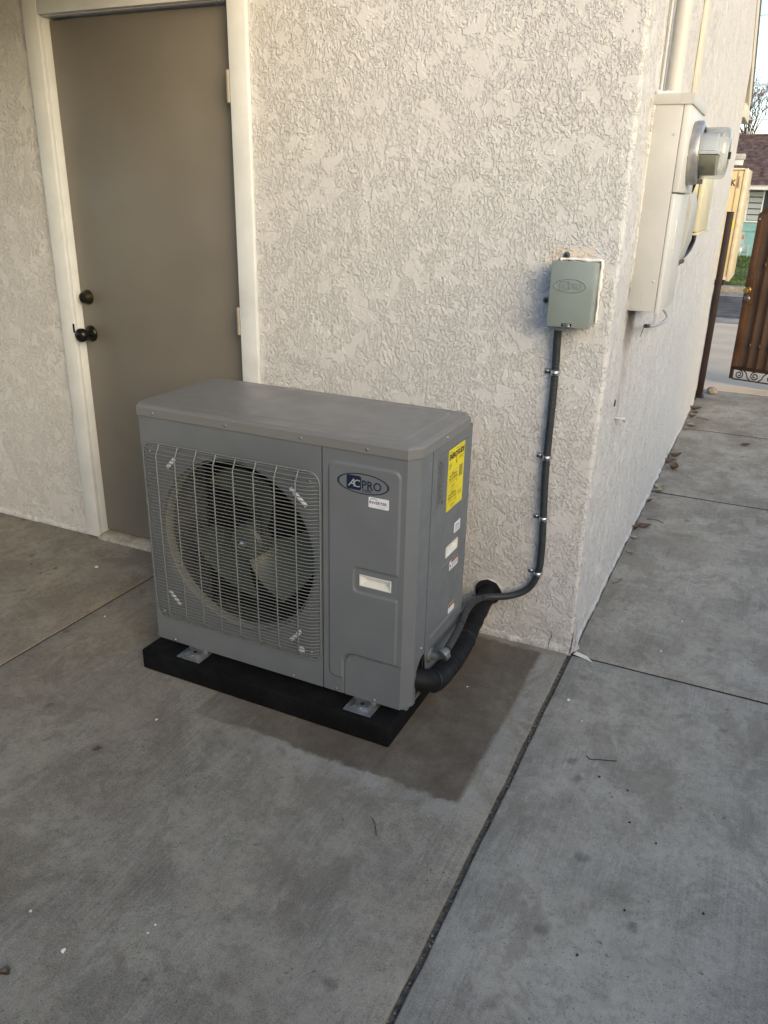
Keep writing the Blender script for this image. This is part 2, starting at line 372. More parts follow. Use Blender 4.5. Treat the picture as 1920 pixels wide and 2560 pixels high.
def sdrr(x, y, x0, x1, y0, y1, r):
    cx, cy = (x0+x1)/2, (y0+y1)/2; qx = abs(x-cx)-(x1-x0)/2+r; qy = abs(y-cy)-(y1-y0)/2+r
    return math.hypot(max(qx, 0), max(qy, 0))+min(max(qx, qy), 0)-r
def rrect(x0, x1, y0, y1, r, n=5):
    pts = []
    for cx, cy, a0 in ((x1-r, y1-r, 0), (x0+r, y1-r, 90), (x0+r, y0+r, 180), (x1-r, y0+r, 270)):
        for i in range(n+1):
            a = R(a0+90*i/n); pts.append((cx+r*math.cos(a), cy+r*math.sin(a)))
    return pts
def smooth_path(pts, per=6):
    P = [Vector(p) for p in pts]; out = []
    for i in range(len(P)-1):
        p0 = P[i-1] if i else P[0]*2-P[1]; p3 = P[i+2] if i+2 < len(P) else P[-1]*2-P[-2]; p1, p2 = P[i], P[i+1]
        for j in range(per):
            t = j/per
            out.append(0.5*((2*p1)+(p2-p0)*t+(2*p0-5*p1+4*p2-p3)*t*t+(3*p1-p0-3*p2+p3)*t**3))
    out.append(P[-1]); return out
def text_mb(body, x0, x1, y0, y1, fn, shear=0.0, offset=0.0):
    cu = D.curves.new('txt', 'FONT'); cu.body = body; cu.size = 1.0; cu.resolution_u = 3; cu.offset = offset; cu.shear = shear
    ob = D.objects.new('txt', cu); me = D.meshes.new_from_object(ob)
    vs = [v.co.copy() for v in me.vertices]; fs = [tuple(p.vertices) for p in me.polygons]
    D.objects.remove(ob); D.curves.remove(cu); D.meshes.remove(me)
    if not vs: return MB()
    xa = min(v.x for v in vs); xb = max(v.x for v in vs); ya = min(v.y for v in vs); yb = max(v.y for v in vs)
    mb = MB(); mb.add([fn(x0+(v.x-xa)/(xb-xa)*(x1-x0), y0+(v.y-ya)/(yb-ya)*(y1-y0)) for v in vs], fs); return mb
def part(mb, name, mat, parent, **kw): return mb.build(name, mat, parent, **kw)
def clone(o, parent=None, loc=None, rz=None):
    c = o.copy(); scene.collection.objects.link(c)
    if parent is not None: c.parent = parent
    if loc is not None: c.location = loc
    if rz is not None: c.rotation_euler.z = rz
    for ch in o.children: clone(ch, c)
    return c

# ------------------------------------------------------------------ ground
GROUND = B(-60, 60, -25, 120, -0.9, -0.36).build('ground', 'soil'); tag(GROUND, kind='structure')
patio = empty('patio', label='grey concrete patio slabs around the condenser'); tag(patio, kind='structure'); del patio['label']
def slab(x0, x1, y0, y1, top, mat, name='concrete_slab', parent=patio, wav=0.0015, bevel=0.005):
    na = max(2, int((x1-x0)/0.12)); nb = max(2, int((y1-y0)/0.06)); mb = MB()
    vs = []; 
    def edge(t, ax): return 0.0012*mn.noise(Vector((t*9.0, ax*13.7+0.4, 1.3)))+0.0026*mn.noise(Vector((t*31.0, ax*3.7+0.2, 5.3)))
    for j in range(nb+1):
        for i in range(na+1):
            x = x0+(x1-x0)*i/na; y = y0+(y1-y0)*j/nb; z = top+wav*mn.noise(Vector((x*1.7, y*1.7, 0.3)))
            if i == 0: x += edge(y, x0); z -= bevel*0.0
            if i == na: x += edge(y, x1)
            if j == 0: y += edge(x, y0)
            if j == nb: y += edge(x, y1)
            vs.append((x, y, z))
    mb.add(vs, [(j*(na+1)+i, j*(na+1)+i+1, (j+1)*(na+1)+i+1, (j+1)*(na+1)+i) for j in range(nb) for i in range(na)])
    # skirts
    ring = [i for i in range(na+1)]+[(j)*(na+1)+na for j in range(1, nb+1)]+[nb*(na+1)+i for i in range(na-1, -1, -1)]+[j*(na+1) for j in range(nb-1, 0, -1)]
    o = len(mb.v)
    mb.v += [(vs[i][0], vs[i][1], top-0.14) for i in ring]; n = len(ring)
    mb.f += [(ring[i], ring[(i+1) % n], o+(i+1) % n, o+i) for i in range(n)]
    return mb.build(name, mat, parent, bevel=bevel, seg=2, smooth=50)
slab(-4.6, -1.676, -3.6, -0.004, 0.0, 'concrete_patio', bevel=0.006)
slab(-1.670, -0.009, -3.6, -0.004, -0.001, 'concrete_patio', bevel=0.006)
slab(0.006, 3.1, -3.6, -0.008, 0.0005, 'concrete_walk', bevel=0.006)
slab(0.008, 3.1, 0.003, 1.859, 0.0005, 'concrete_walk', bevel=0.006)
slab(0.008, 3.1, 1.872, 3.317, 0.0, 'concrete_walk', bevel=0.006)
slab(0.008, 3.1, 3.329, 4.72, 0.0, 'concrete_walk', bevel=0.004)
jd = B(-4.6, 3.1, -3.6, 4.9, -0.2, -0.024).build('joint_soil', 'joint_dirt', patio)
B(-0.013, 0.010, -3.6, -0.002, -0.0235, -0.0085).build('joint_filler', 'joint_dirt', patio)
for a_, zt_ in (((0.012, 3.1, -0.0085, 0.0045), -0.0040), ((0.012, 3.1, 1.8550, 1.8760), -0.0014), ((0.012, 3.1, 3.3120, 3.3340), -0.0010)): B(*a_, -0.0235, zt_).build('joint_filler', 'joint_dark', patio)
B(-1.6775, -1.6685, -3.6, -0.004, -0.0235, -0.0050).build('joint_filler', 'joint_dark', patio)
# grit lying in the long joint
gm = MB()
for i in range(170):
    y = random.uniform(-2.2, -0.02); x = random.uniform(-0.012, 0.006); s = random.uniform(0.0012, 0.0042); z = -0.008+s*0.5
    a = [Vector((random.uniform(-1, 1), random.uniform(-1, 1), random.uniform(-.7, .7))).normalized()*s for _ in range(6)]
    c = Vector((x, y, z)); vv = [c+Vector((s, 0, 0)), c+Vector((-s*.8, s*.4, 0)), c+Vector((-s*.3, -s, 0)), c+Vector((0, 0, s*.9)), c+Vector((0, 0, -s))]
    gm.add(vv, [(0, 1, 3), (1, 2, 3), (2, 0, 3), (1, 0, 4), (2, 1, 4), (0, 2, 4)])
tag(gm.build('joint_grit', 'rock', patio), kind='stuff')
# driveway, street, lawn beyond the gate
dm = MB(); dm.add([(-1.2, 4.74, 0.0), (2.4, 4.74, 0.0), (2.6, 6.2, -0.03), (-2.6, 6.2, -0.03), (-3.2, 10.9, -0.24), (3.4, 10.9, -0.24), (2.6, 6.2, -0.5), (-2.6, 6.2, -0.5), (-1.2, 4.74, -0.5), (2.4, 4.74, -0.5), (-3.2, 10.9, -0.5), (3.4, 10.9, -0.5)],
       [(0, 1, 2, 3), (3, 2, 5, 4), (0, 1, 9, 8), (5, 4, 10, 11), (0, 3, 7, 8), (3, 4, 10, 7), (1, 2, 6, 9), (2, 5, 11, 6)])
tag(dm.build('driveway', 'concrete_drive'), kind='structure')
tag(B(-40, 40, 10.92, 11.75, -0.5, -0.262).build('gutter', 'kerb_concrete'), kind='structure')
tag(B(-40, 40, 11.75, 15.6, -0.6, -0.30).build('street', 'asphalt'), kind='structure')
tag(B(-40, 40, 15.6, 16.35, -0.6, -0.285).build('far_gutter', 'kerb_concrete'), kind='structure')
tag(B(-40, 40, 16.35, 16.62, -0.6, -0.17).build('kerb', 'kerb_concrete', bevel=0.025), kind='structure')
tag(B(-40, 40, 16.62, 60, -0.6, -0.19).build('lawn', 'grass_ground'), kind='structure')
grm = MB(); rg = random.Random(3)
for i in range(26000):
    y = 16.68+(rg.random()**1.4)*11.0; x = rg.uniform(-2.6, 1.6); hh = rg.uniform(0.03, 0.075); a = rg.uniform(0, 6.283); ww = 0.006*(1+(y-16)*0.09)
    dx, dy = math.cos(a)*ww, math.sin(a)*ww; lx, ly = rg.uniform(-.03, .03), rg.uniform(-.03, .03)
    grm.add([(x-dx, y-dy, -0.19), (x+dx, y+dy, -0.19), (x+lx, y+ly, -0.19+hh)], [(0, 1, 2)])
gme = D.meshes.new('lawn_grass'); gme.from_pydata(grm.v, [], grm.f); gme.materials.append(M['grass_blade'])
tag(link('lawn_grass', gme), 'short green lawn grass in front of the aqua house', 'grass', kind='stuff')

# ------------------------------------------------------------------ stucco house
house = empty('stucco_house', (-2, 2, 0), label='cream stucco house with taupe door and white trim', cat='house')
def hpart(mb, name, mat, parent=None, **kw):
    o = mb.build(name, mat, None, **kw); par = parent or house
    o.parent = par; o.matrix_parent_inverse = par.matrix_world.inverted() if par is not house else Matrix.Translation((2, -2, 0))
    return o
DX0, DX1 = -2.133, -1.316      # door opening between casings
WH = 3.0
mb = MB()
mb.box(-6, DX0-0.02, 0, 0.16, -0.05, WH); mb.box(DX1+0.02, -0.2, 0, 0.16, -0.05, WH); mb.box(DX0-0.02, DX1+0.02, 0, 0.16, 2.06, WH)
hpart(mb, 'front_wall', 'stucco')
# corner and gable wall: rounded stucco corner, then the long side
prof = [(-0.2, 0.0)]
rr = 0.016
for i in range(9):
    a = R(-90+90*i/8); prof.append((-rr+rr*math.cos(a), rr+rr*math.sin(a)))
prof.append((0.0, 4.27)); prof.append((-0.16, 4.27)); prof.append((-0.16, 0.16)); prof.append((-0.2, 0.16))
mb = MB(); nl = len(prof); zs = [-0.05+i*0.05 for i in range(62)]
for z in zs:
    for i, (x, y) in enumerate(prof):
        wob = 0.0
        if 1 <= i <= 9: wob = 0.004*mn.noise(Vector((0.3, 0.7, z*3.1)))+0.002*mn.noise(Vector((0.9, 0.1, z*17)))
        mb.v.append((x+wob, y-wob, z))
for j in range(len(zs)-1):
    for i in range(nl):
        mb.f.append((j*nl+i, j*nl+(i+1) % nl, (j+1)*nl+(i+1) % nl, (j+1)*nl+i))
hpart(mb, 'side_wall', 'stucco', smooth=40)
hpart(B(-6, -0.16, 4.1, 4.265, -0.05, 2.2), 'street_wall', 'stucco')
hpart(B(-6, -5.85, 0.16, 4.1, -0.05, 2.2), 'far_wall', 'stucco')
# gable triangle above the side wall is hidden by the rake board; roof slopes down to the street side
def yzp(poly, x0, x1): return MB().prism(poly, lambda a, b, t: (t, a, b), x0, x1)
hpart(yzp([(4.86, 2.205), (4.86, 2.045), (1.9, 3.68), (1.9, 3.84)], -0.022, 0.006), 'rake_board', 'roof_board', bevel=0.004)
hpart(yzp([(4.86, 2.235), (4.90, 2.20), (1.9, 3.875), (1.9, 3.92)], -0.03, 0.012), 'drip_edge', 'fascia_tan')
hpart(yzp([(4.9, 2.225), (4.9, 2.255), (1.9, 3.945), (1.9, 3.915)], -6.1, 0.010), 'roof', 'shingle')
hpart(B(-6, -0.03, 4.30, 4.86, 2.06, 2.20), 'eave_soffit', 'roof_board')
hpart(B(-0.20, 0.012, 4.31, 4.88, 2.035, 2.125), 'eave_return', 'roof_board', bevel=0.004)
# ragged stucco toe where the wall meets the slabs
def toe(p0, p1, nrm, name):
    p0, p1, nrm = Vector(p0), Vector(p1), Vector(nrm); L = (p1-p0).length; n = int(L/0.012); m = MB()
    for i in range(n+1):
        s = i/n*L; p = p0+(p1-p0)*(i/n)
        q = Vector((s*9, name*3.1, 0)); h = 0.022+0.016*mn.noise(q)+0.012*mn.noise(q*4.3); d = 0.007+0.007*mn.noise(q*2.1+Vector((5, 0, 0)))+0.004*mn.noise(q*7)
        d = max(d, 0.002); h = max(h, 0.004)
        m.v += [tuple(p+nrm*(-0.002)+Vector((0, 0, h))), tuple(p+nrm*d*0.8+Vector((0, 0, h*0.75))), tuple(p+nrm*d+Vector((0, 0, h*0.2))), tuple(p+nrm*(d*0.8)+Vector((0, 0, -0.02)))]
        if i:
            for k_ in range(3):
                a = (i-1)*4+k_; m.f.append((a, a+4, a+5, a+1))
    return hpart(m, 'stucco_toe', 'stucco', smooth=60)
toe((-4.5, 0, 0), (-2.21, 0, 0), (0, -1, 0), 1); toe((-1.24, 0, 0), (-0.012, 0, 0), (0, -1, 0), 2); toe((0, 0.012, 0), (0, 4.2, 0), (1, 0, 0), 3)
# cracked flap of stucco at the corner foot
m = MB(); m.add([(0.003, 0.004, 0.0), (0.004, 0.006, 0.085), (0.014, 0.035, 0.03), (0.022, 0.045, 0.0), (0.001, -0.004, 0.0)], [(0, 1, 2), (0, 2, 3), (0, 4, 1)])
hpart(m, 'broken_stucco_flake', 'stucco')
m = MB(); m.add([(0.012, -0.006, 0.004), (0.05, -0.018, 0.004), (0.085, -0.034, 0.006), (0.06, -0.012, 0.012), (0.02, 0.003, 0.012)], [(0, 1, 2, 3, 4)])
hpart(m, 'broken_stucco_flake', 'chip_white')
# cracks: thin recessed-looking dark slivers
def crack(pts, wdt, fn):
    m = MB(); rc = random.Random(len(pts)); P = []
    for i in range(len(pts)-1):
        for j in range(4):
            t = j/4; P.append((pts[i][0]*(1-t)+pts[i+1][0]*t+rc.uniform(-.002, .002), pts[i][1]*(1-t)+pts[i+1][1]*t+rc.uniform(-.002, .002)))
    P.append(pts[-1])
    for i, (a, b) in enumerate(P):
        w_ = wdt*(0.4+rc.random())*(1-abs(i/(len(P)-1)-0.5)*1.2)
        m.v += [fn(a-w_, b), fn(a+w_, b)]
        if i: m.f.append((2*i-2, 2*i-1, 2*i+1, 2*i))
    return hpart(m, 'crack', 'seam_dark')
crack([(-0.075, 0.004), (-0.078, 0.03), (-0.070, 0.05), (-0.074, 0.075)], 0.0016, lambda a, b: (a, -0.0085, b))
crack([(0.012, 0.004), (0.014, 0.05), (0.018, 0.10), (0.016, 0.14)], 0.0022, lambda a, b: (0.0125-b*0.05, a, b))
crack([(0.30, 0.62), (0.31, 0.72), (0.305, 0.80), (0.32, 0.95)], 0.0014, lambda a, b: (0.0022, a, b))
# door frame
fr = empty('door_frame'); fr.parent = house; fr.matrix_parent_inverse = Matrix.Translation((2, -2, 0))
def fpart(mb, name, mat, **kw):
    o = mb.build(name, mat, None, **kw); o.parent = fr; return o
CW = 0.0717
fpart(B(DX0-CW, DX0, -0.020, 0.0, 0.006, 2.04+CW), 'casing', 'white_trim', bevel=0.004)
fpart(B(DX1, DX1+CW, -0.020, 0.0, 0.004, 2.04+CW), 'casing', 'white_trim', bevel=0.004)
fpart(B(DX0+0.0005, DX1-0.0005, -0.0195, 0.0, 2.04, 2.04+CW), 'casing', 'white_trim', bevel=0.004)
fpart(B(DX0-0.019, DX0+0.0006, 0.0, 0.15, 0.012, 2.056), 'jamb', 'white_trim', bevel=0.002)
fpart(B(DX1-0.0006, DX1+0.019, 0.0, 0.15, 0.012, 2.056), 'jamb', 'white_trim', bevel=0.002)
fpart(B(DX0+0.0006, DX1-0.0006, 0.0, 0.15, 2.037, 2.056), 'jamb', 'white_trim')
fpart(MB().prism([(-0.03, 0.0), (-0.026, 0.014), (0.0, 0.021), (0.15, 0.022), (0.15, 0.0)], lambda a, b, t: (t, a, b), DX0, DX1), 'threshold', 'threshold', bevel=0.002)
door = B(DX0+0.0035, DX1-0.0035, 0.031, 0.075, 0.029, 2.030).build('door', 'door_paint', None, bevel=0.0025); door.parent = house; door.matrix_parent_inverse = Matrix.Translation((2, -2, 0))
def dlathe(prof, cx, cz, y0, n=28):  # axis towards -y
    return MB().lathe(prof, lambda a, b, h: (cx+a, y0-h, cz+b), n)
def dp(mb, name, mat, **kw):
    o = mb.build(name, mat, None, **kw); o.parent = door; return o
kx = -2.095
dp(dlathe([(0.033, 0), (0.033, 0.004), (0.028, 0.010), (0.013, 0.013), (0.012, 0.030), (0.020, 0.036), (0.027, 0.045), (0.0285, 0.056), (0.025, 0.066), (0.014, 0.072), (0.002, 0.073)], kx, 0.912, 0.031), 'door_knob', 'bronze', smooth=50)
dp(dlathe([(0.0295, 0), (0.0285, 0.006), (0.022, 0.024), (0.0205, 0.028), (0.004, 0.029)], kx+0.004, 1.058, 0.031), 'deadbolt', 'bronze_worn', smooth=35)
dp(dlathe([(0.0175, 0.0285), (0.017, 0.0305), (0.003, 0.031)], kx+0.004, 1.058, 0.031), 'deadbolt_face', 'bronze', smooth=35)
dp(B(DX0-0.007, DX0+0.002, -0.0225, -0.0185, 0.918, 0.955), 'strike_plate', 'bronze', bevel=0.003)
for hz in (1.79, 1.03, 0.25):
    h_ = dp(MB().lathe([(0.004, -0.003), (0.009, 0.0), (0.009, 0.095), (0.004, 0.098)], lambda a, b, h, hz=hz: (DX1-0.009+a, -0.011+b, hz-0.047+h), 12), 'hinge', 'hinge_paint', smooth=40)
    o = B(DX1-0.012, DX1-0.007, -0.011, 0.031, hz-0.045, hz+0.045).build('hinge_leaf', 'hinge_paint'); o.parent = h_
# hole in the stucco for the line set
hm = MB(); vs = []
for i in range(26):
    a = 2*math.pi*i/26; r_ = 0.048+0.006*mn.noise(Vector((math.cos(a)*2, math.sin(a)*2, 4))); vs.append((-0.312+r_*1.05*math.cos(a), -0.0035, 0.168+r_*math.sin(a)))
hm.add(vs, [tuple(range(26))]); hpart(hm, 'pipe_hole', 'dark_inside')
hm = MB()
for i in range(30):
    a = 2*math.pi*i/30
    for r_, y_ in ((0.047+0.005*mn.noise(Vector((math.cos(a)*2, math.sin(a)*2, 4))), -0.0045), (0.0535+0.008*mn.noise(Vector((math.cos(a)*3, math.sin(a)*3, 8))), -0.001)):
        hm.v.append((-0.312+r_*1.05*math.cos(a), y_, 0.168+r_*math.sin(a)))
    j = (i+1) % 30; hm.f.append((2*i, 2*i+1, 2*j+1, 2*j))
hpart(hm, 'chipped_hole_rim', 'stucco')
# patio cover over the door side (posts stand outside the photograph)
pc = empty('patio_cover', (-3.2, -1.3, 0), label='cream patio cover roof on posts over the door', cat='patio cover')
def pcp(mb, name, mat, **kw):
    o = mb.build(name, mat, None, **kw); o.parent = pc; o.matrix_parent_inverse = Matrix.Translation((3.2, 1.3, 0)); return o
PCX1, PCY = -1.05, -3.6
pcp(B(-5.4, PCX1, PCY, -0.005, 2.30, 2.38), 'roof_deck', 'wood_paint')
pcp(B(-5.4, PCX1, PCY, PCY+0.09, 2.12, 2.30), 'beam', 'wood_paint')
for i in range(8): pcp(B(-5.3+i*0.56, -5.255+i*0.56, PCY+0.1, -0.01, 2.20, 2.298), 'rafter', 'wood_paint')
for px_ in (-5.3, -4.2): pcp(B(px_, px_+0.09, PCY, PCY+0.09, 0.002, 2.12), 'post', 'wood_paint')
# added unseen block walls that keep low sun off the lower house walls
shade_wall = empty('added_shade_wall', (2.3, 0, 0), label='added unseen tan block walls that shade the yard and walkway', cat='wall')
def fcp(mb, name, mat, **kw):
    o = mb.build(name, mat, None, **kw); o.parent = shade_wall; o.matrix_parent_inverse = Matrix.Translation((-2.3, 0, 0)); return o
fcp(B(3.12, 3.3, -6.2, 1.2, -0.4, 1.60), 'wall_run', 'block'); fcp(B(3.09, 3.33, -6.2, 1.2, 1.60, 1.65), 'cap', 'block')
fcp(B(-6.0, 3.12, -6.2, -6.02, -0.4, 2.15), 'wall_run', 'block'); fcp(B(-6.0, 3.12, -6.23, -5.99, 2.15, 2.2), 'cap', 'block')

# ------------------------------------------------------------------ condenser unit
AX, AY, AYAW, AZ = -1.2457, -0.687, -0.0065, 0.0705
ac = empty('condenser_unit', (AX, AY, AZ), AYAW, 'grey outdoor condenser with fan grille, round logo and yellow sticker', 'air conditioner')
def L(u, v, z): return (u, v, z-AZ)
def ap(mb, name, mat, parent=None, **kw): return mb.build(name, mat, parent or ac, **kw)
W_, DP, Z0, ZL, ZT = 0.926, 0.415, 0.094, 0.851, 0.879
CU, CV = 0.024, 0.036       # chamfer
def ABox(u0, u1, v0, v1, z0, z1): return MB().box(u0, u1, v0, v1, z0-AZ, z1-AZ)
FC = (0.350, 0.484); FR = 0.270
# front panel with round fan opening
mb = MB(); n = 72; u0, u1, z0, z1 = CU, 0.6500, Z0, ZL
angs = sorted(set([2*math.pi*i/n for i in range(n)]+[math.atan2(zz-FC[1], uu-FC[0]) % (2*math.pi) for uu in (u0, u1) for zz in (z0, z1)]))
for a in angs:
    c, s = math.cos(a), math.sin(a); t = 1e9
    if c > 1e-9: t = min(t, (u1-FC[0])/c)
    if c < -1e-9: t = min(t, (u0-FC[0])/c)
    if s > 1e-9: t = min(t, (z1-FC[1])/s)
    if s < -1e-9: t = min(t, (z0-FC[1])/s)
    rim = min(FR+0.012, t-0.0005)
    mb.v += [L(FC[0]+t*c, 0.0, FC[1]+t*s), L(FC[0]+rim*c, 0.0, FC[1]+rim*s), L(FC[0]+(FR+0.004)*c, 0.004, FC[1]+(FR+0.004)*s), L(FC[0]+FR*c, 0.014, FC[1]+FR*s),
             L(FC[0]+(FR-0.001)*c, 0.016, FC[1]+(FR-0.001)*s), L(FC[0]+(FR-0.001)*c, 0.017, FC[1]+(FR-0.001)*s), L(FC[0]+(FR-0.001)*c, 0.018, FC[1]+(FR-0.001)*s)]
na = len(angs)
for i in range(na):
    j = (i+1) % na
    for q in range(6): mb.f.append((i*7+q, j*7+q, j*7+q+1, i*7+q+1))
ap(mb, 'front_panel', 'ac_paint', smooth=30)
rg_ = MB(); rp_ = [(FR-0.0015, 0.0135), (FR-0.003, 0.012), (FR-0.0045, 0.014), (FR-0.005, 0.024), (FR-0.0055, 0.044)]
rg_.lathe(rp_, lambda a, b, h: L(FC[0]+a, h, FC[1]+b), 72, cap=False)
ap(rg_, 'fan_ring', 'ring_lit_grey', smooth=60)
# left chamfer, left side, back, floor, bulkhead
m = MB(); m.add([L(CU, 0, Z0), L(CU, 0, ZL), L(0, CV, ZL), L(0, CV, Z0), L(0, DP, Z0), L(0, DP, ZL), L(W_, DP, Z0), L(W_, DP, ZL)], [(0, 1, 2, 3), (3, 2, 5, 4), (4, 5, 7, 6)])
ap(m, 'rear_casing', 'ac_paint')
ap(ABox(0.005, W_-0.006, 0.012, DP-0.004, Z0-0.004, Z0+0.003), 'base_pan', 'ac_paint')
ap(ABox(0.02, 0.645, 0.30, 0.31, Z0+0.004, ZL-0.004), 'coil', 'dark_inside')
ap(ABox(0.640, 0.646, 0.03, 0.30, Z0+0.004, ZL-0.004), 'bulkhead', 'dark_inside')
# fan
fan = empty('fan'); fan.parent = ac
HUBC = (0.345, 0.478)
fb = MB(); nr, na_ = 9, 12
for j in range(nr+1):
    t = j/nr; r_ = 0.045+(0.236-0.045)*t; sp = R(84-8*t); st = R(-20+40*t)
    for i in range(na_+1):
        s = i/na_; a = st+sp*s; dep = 0.110+0.075*(s-0.5)+0.010*math.sin(math.pi*s)
        rr_ = r_*(1-0.10*(1-s)*t*t) if j == nr else r_
        fb.v.append((rr_*math.cos(a), dep, rr_*math.sin(a)))
for j in range(nr):
    for i in range(na_): a = j*(na_+1)+i; fb.f.append((a, a+1, a+na_+2, a+na_+1))
bme = fb.mesh('blade', 'fan_plastic', smooth=60)
for kk in range(3):
    o = link('blade', bme, fan); o.location = (HUBC[0], 0, HUBC[1]-AZ); o.rotation_euler.y = R(70+120*kk)
hub = MB().lathe([(0.058, 0.12), (0.056, 0.07), (0.048, 0.060), (0.014, 0.057), (0.013, 0.053), (0.001, 0.053)], lambda a, b, h: L(HUBC[0]+a, h, HUBC[1]+b), 24).build('hub', 'fan_plastic', fan, smooth=35)
MB().lathe([(0.0105, 0.053), (0.0105, 0.043), (0.006, 0.041), (0.0055, 0.026), (0.0005, 0.025)], lambda a, b, h: L(HUBC[0]+a, h, HUBC[1]+b), 8).build('nut', 'zinc', fan)
# small white pads behind the grille corners
for (a, b), (c, d) in (((0.118, 0.700), (0.150, 0.733)), ((0.550, 0.714), (0.602, 0.668)), ((0.088, 0.282), (0.128, 0.240)), ((0.576, 0.266), (0.540, 0.226))):
    d_ = Vector((c-a, d-b)).normalized(); nn = Vector((-d_.y, d_.x))*0.0058
    poly = [(a+nn.x, b+nn.y), (a-nn.x, b-nn.y), (c-nn.x, d-nn.y), (c+nn.x, d+nn.y)]
    ap(MB().prism(poly, lambda p, q, t: L(p, t, q), -0.0005, -0.003), 'white_pad', 'label_white', bevel=0.001)
ap(MB().lathe([(0.011, 0.0005), (0.011, 0.003), (0.002, 0.0035)], lambda a, b, h: L(0.577+a, -h, 0.203+b), 16), 'white_pad', 'label_white')
# grille
gr = empty('fan_grille'); gr.parent = ac
GU0, GU1, GZ0, GZ1, GR = 0.034, 0.6455, 0.180, 0.772, 0.034
MB().tube([L(a, -0.004, b) for a, b in rrect(GU0, GU1, GZ0, GZ1, GR, 6)], 0.0024, 6, closed=True).build('frame_wire', 'ac_wire', gr, smooth=60)
nw = 54
for i in range(nw):
    z = GZ0+0.006+(GZ1-GZ0-0.012)*i/(nw-1); dz = min(z-GZ0, GZ1-z); ins = 0.0
    if dz < GR: ins = GR-math.sqrt(max(GR*GR-(GR-dz)**2, 0))
    edge = sm(dz/0.030); vout = -0.004-0.016*edge
    ua, ub = GU0+ins, GU1-ins
    P = [L(ua, -0.004, z), L(ua+0.010, -0.006, z), L(ua+0.022, vout*0.75-0.001, z), L(ua+0.036, vout, z), L((ua+ub)/2, vout-0.002*edge, z), L(ub-0.036, vout, z), L(ub-0.022, vout*0.75-0.001, z), L(ub-0.010, -0.006, z), L(ub, -0.004, z)]
    MB().tube(P, 0.0016, 5, caps=False).build('wire', 'ac_wire', gr, smooth=80)
for i in range(8):
    u = 0.097+0.0688*i
    P = [L(u, -0.003, GZ0-0.001), L(u, -0.008, GZ0+0.008), L(u, -0.0215, GZ0+0.032), L(u, -0.0235, (GZ0+GZ1)/2), L(u, -0.0215, GZ1-0.032), L(u, -0.008, GZ1-0.008), L(u, -0.003, GZ1+0.001)]
    MB().tube(P, 0.0023, 6, caps=False).build('upright_wire', 'ac_wire', gr, smooth=80)
# service panel (pressed relief)
PR = 0.0042
def hrel(u, z):
    d = sdrr(u, z, 0.673, 0.884, 0.147, 0.813, 0.020)
    h = PR*sm(0.5-d/0.007)
    d2 = sdrr(u, z, 0.751, 0.90, 0.443, 0.518, 0.014)
    h -= PR*sm(0.5-d2/0.007)*sm((0.8875-u)/0.006)
    dv = sdrr(u, z, 0.7225, 0.96, 0.02, 0.2325, 0.030)
    h = h*(1-sm(0.5-(dv-0.006)/0.004))
    h -= 0.006*math.exp(-(dv/0.0016)**2)
    dh = sdrr(u, z, 0.771, 0.863, 0.4665, 0.4965, 0.001); h -= 0.016*sm(0.5-dh/0.002)
    if u < 0.6530: h -= 0.0018*(1-(u-0.6505)/0.0025)
    return h
mb = MB(); na, nb = 150, 270
for j in range(nb+1):
    for i in range(na+1):
        u = 0.6505+(W_-CU-0.6505)*i/na; z = Z0+(ZL-Z0)*j/nb; mb.v.append(L(u, -hrel(u, z), z))
for j in range(nb):
    for i in range(na): a = j*(na+1)+i; mb.f.append((a, a+1, a+na+2, a+na+1))
ap(mb, 'service_panel', 'ac_paint', smooth=60)
HOLE_V0, HOLE_V1, HOLE_ZT = 0.050, 0.112, 0.232
ap(MB().add([L(W_-CU, 0, Z0), L(W_-CU, 0, ZL), L(W_, CV, ZL), L(W_, CV, Z0)], [(0, 1, 2, 3)]), 'corner_bevel', 'ac_paint')
# side strip of the service panel with the curved pipe opening
arc = [(HOLE_V1, HOLE_ZT)]
for i in range(9):
    a = R(90+90*i/8); arc.append((HOLE_V1-0.004+(HOLE_V1-0.004-HOLE_V0)*math.cos(a), 0.165+(HOLE_ZT-0.165)*math.sin(a)))
arc.append((HOLE_V0+0.002, Z0))
strip = [(CV, Z0), (CV, ZL), (0.1100, ZL), (0.1100, arc[0][1])]+[p for p in arc if p[0] < 0.1095]
ap(MB().prism(strip, lambda a, b, t: L(t, a, b), W_, W_-0.0012), 'corner_strip', 'ac_paint')
ap(ABox(W_-0.004, W_-0.0015, 0.1045, 0.1125, Z0, ZL), 'panel_gap', 'seam_dark')
ap(ABox(W_-0.10, W_-0.012, 0.05, 0.14, Z0+0.004, 0.25), 'pipe_recess', 'dark_inside')
# side panel with shallow pressed recess
def srel(v, z):
    d = sdrr(v, z, 0.148, 0.392, 0.26, 0.818, 0.016); h = -0.0028*sm(0.5-d/0.006)
    d = sdrr(v, z, 0.245, 0.362, 0.440, 0.472, 0.006); h -= 0.0
    dh = sdrr(v, z, 0.252, 0.341, 0.480, 0.510, 0.001); h -= 0.016*sm(0.5-dh/0.002)
    h += 0.0022*math.exp(-((z-0.455-0.0*(v-0.3))/0.004)**2)*sm((0.36-v)/0.01)*sm((v-0.22)/0.01)
    return h
mb = MB(); na, nb = 70, 200
for j in range(nb+1):
    for i in range(na+1):
        v = 0.1125+(DP-0.1125)*i/na; z = 0.232+(ZL-0.232)*j/nb; mb.v.append(L(W_+srel(v, z), v, z))
for j in range(nb):
    for i in range(na): a = j*(na+1)+i; mb.f.append((a, a+1, a+na+2, a+na+1))
mb.add([L(W_, 0.135, Z0), L(W_, DP, Z0), L(W_, DP, 0.232), L(W_, 0.1125, 0.232)], [(0, 1, 2, 3)])
ap(mb, 'side_panel', 'ac_paint', smooth=60)
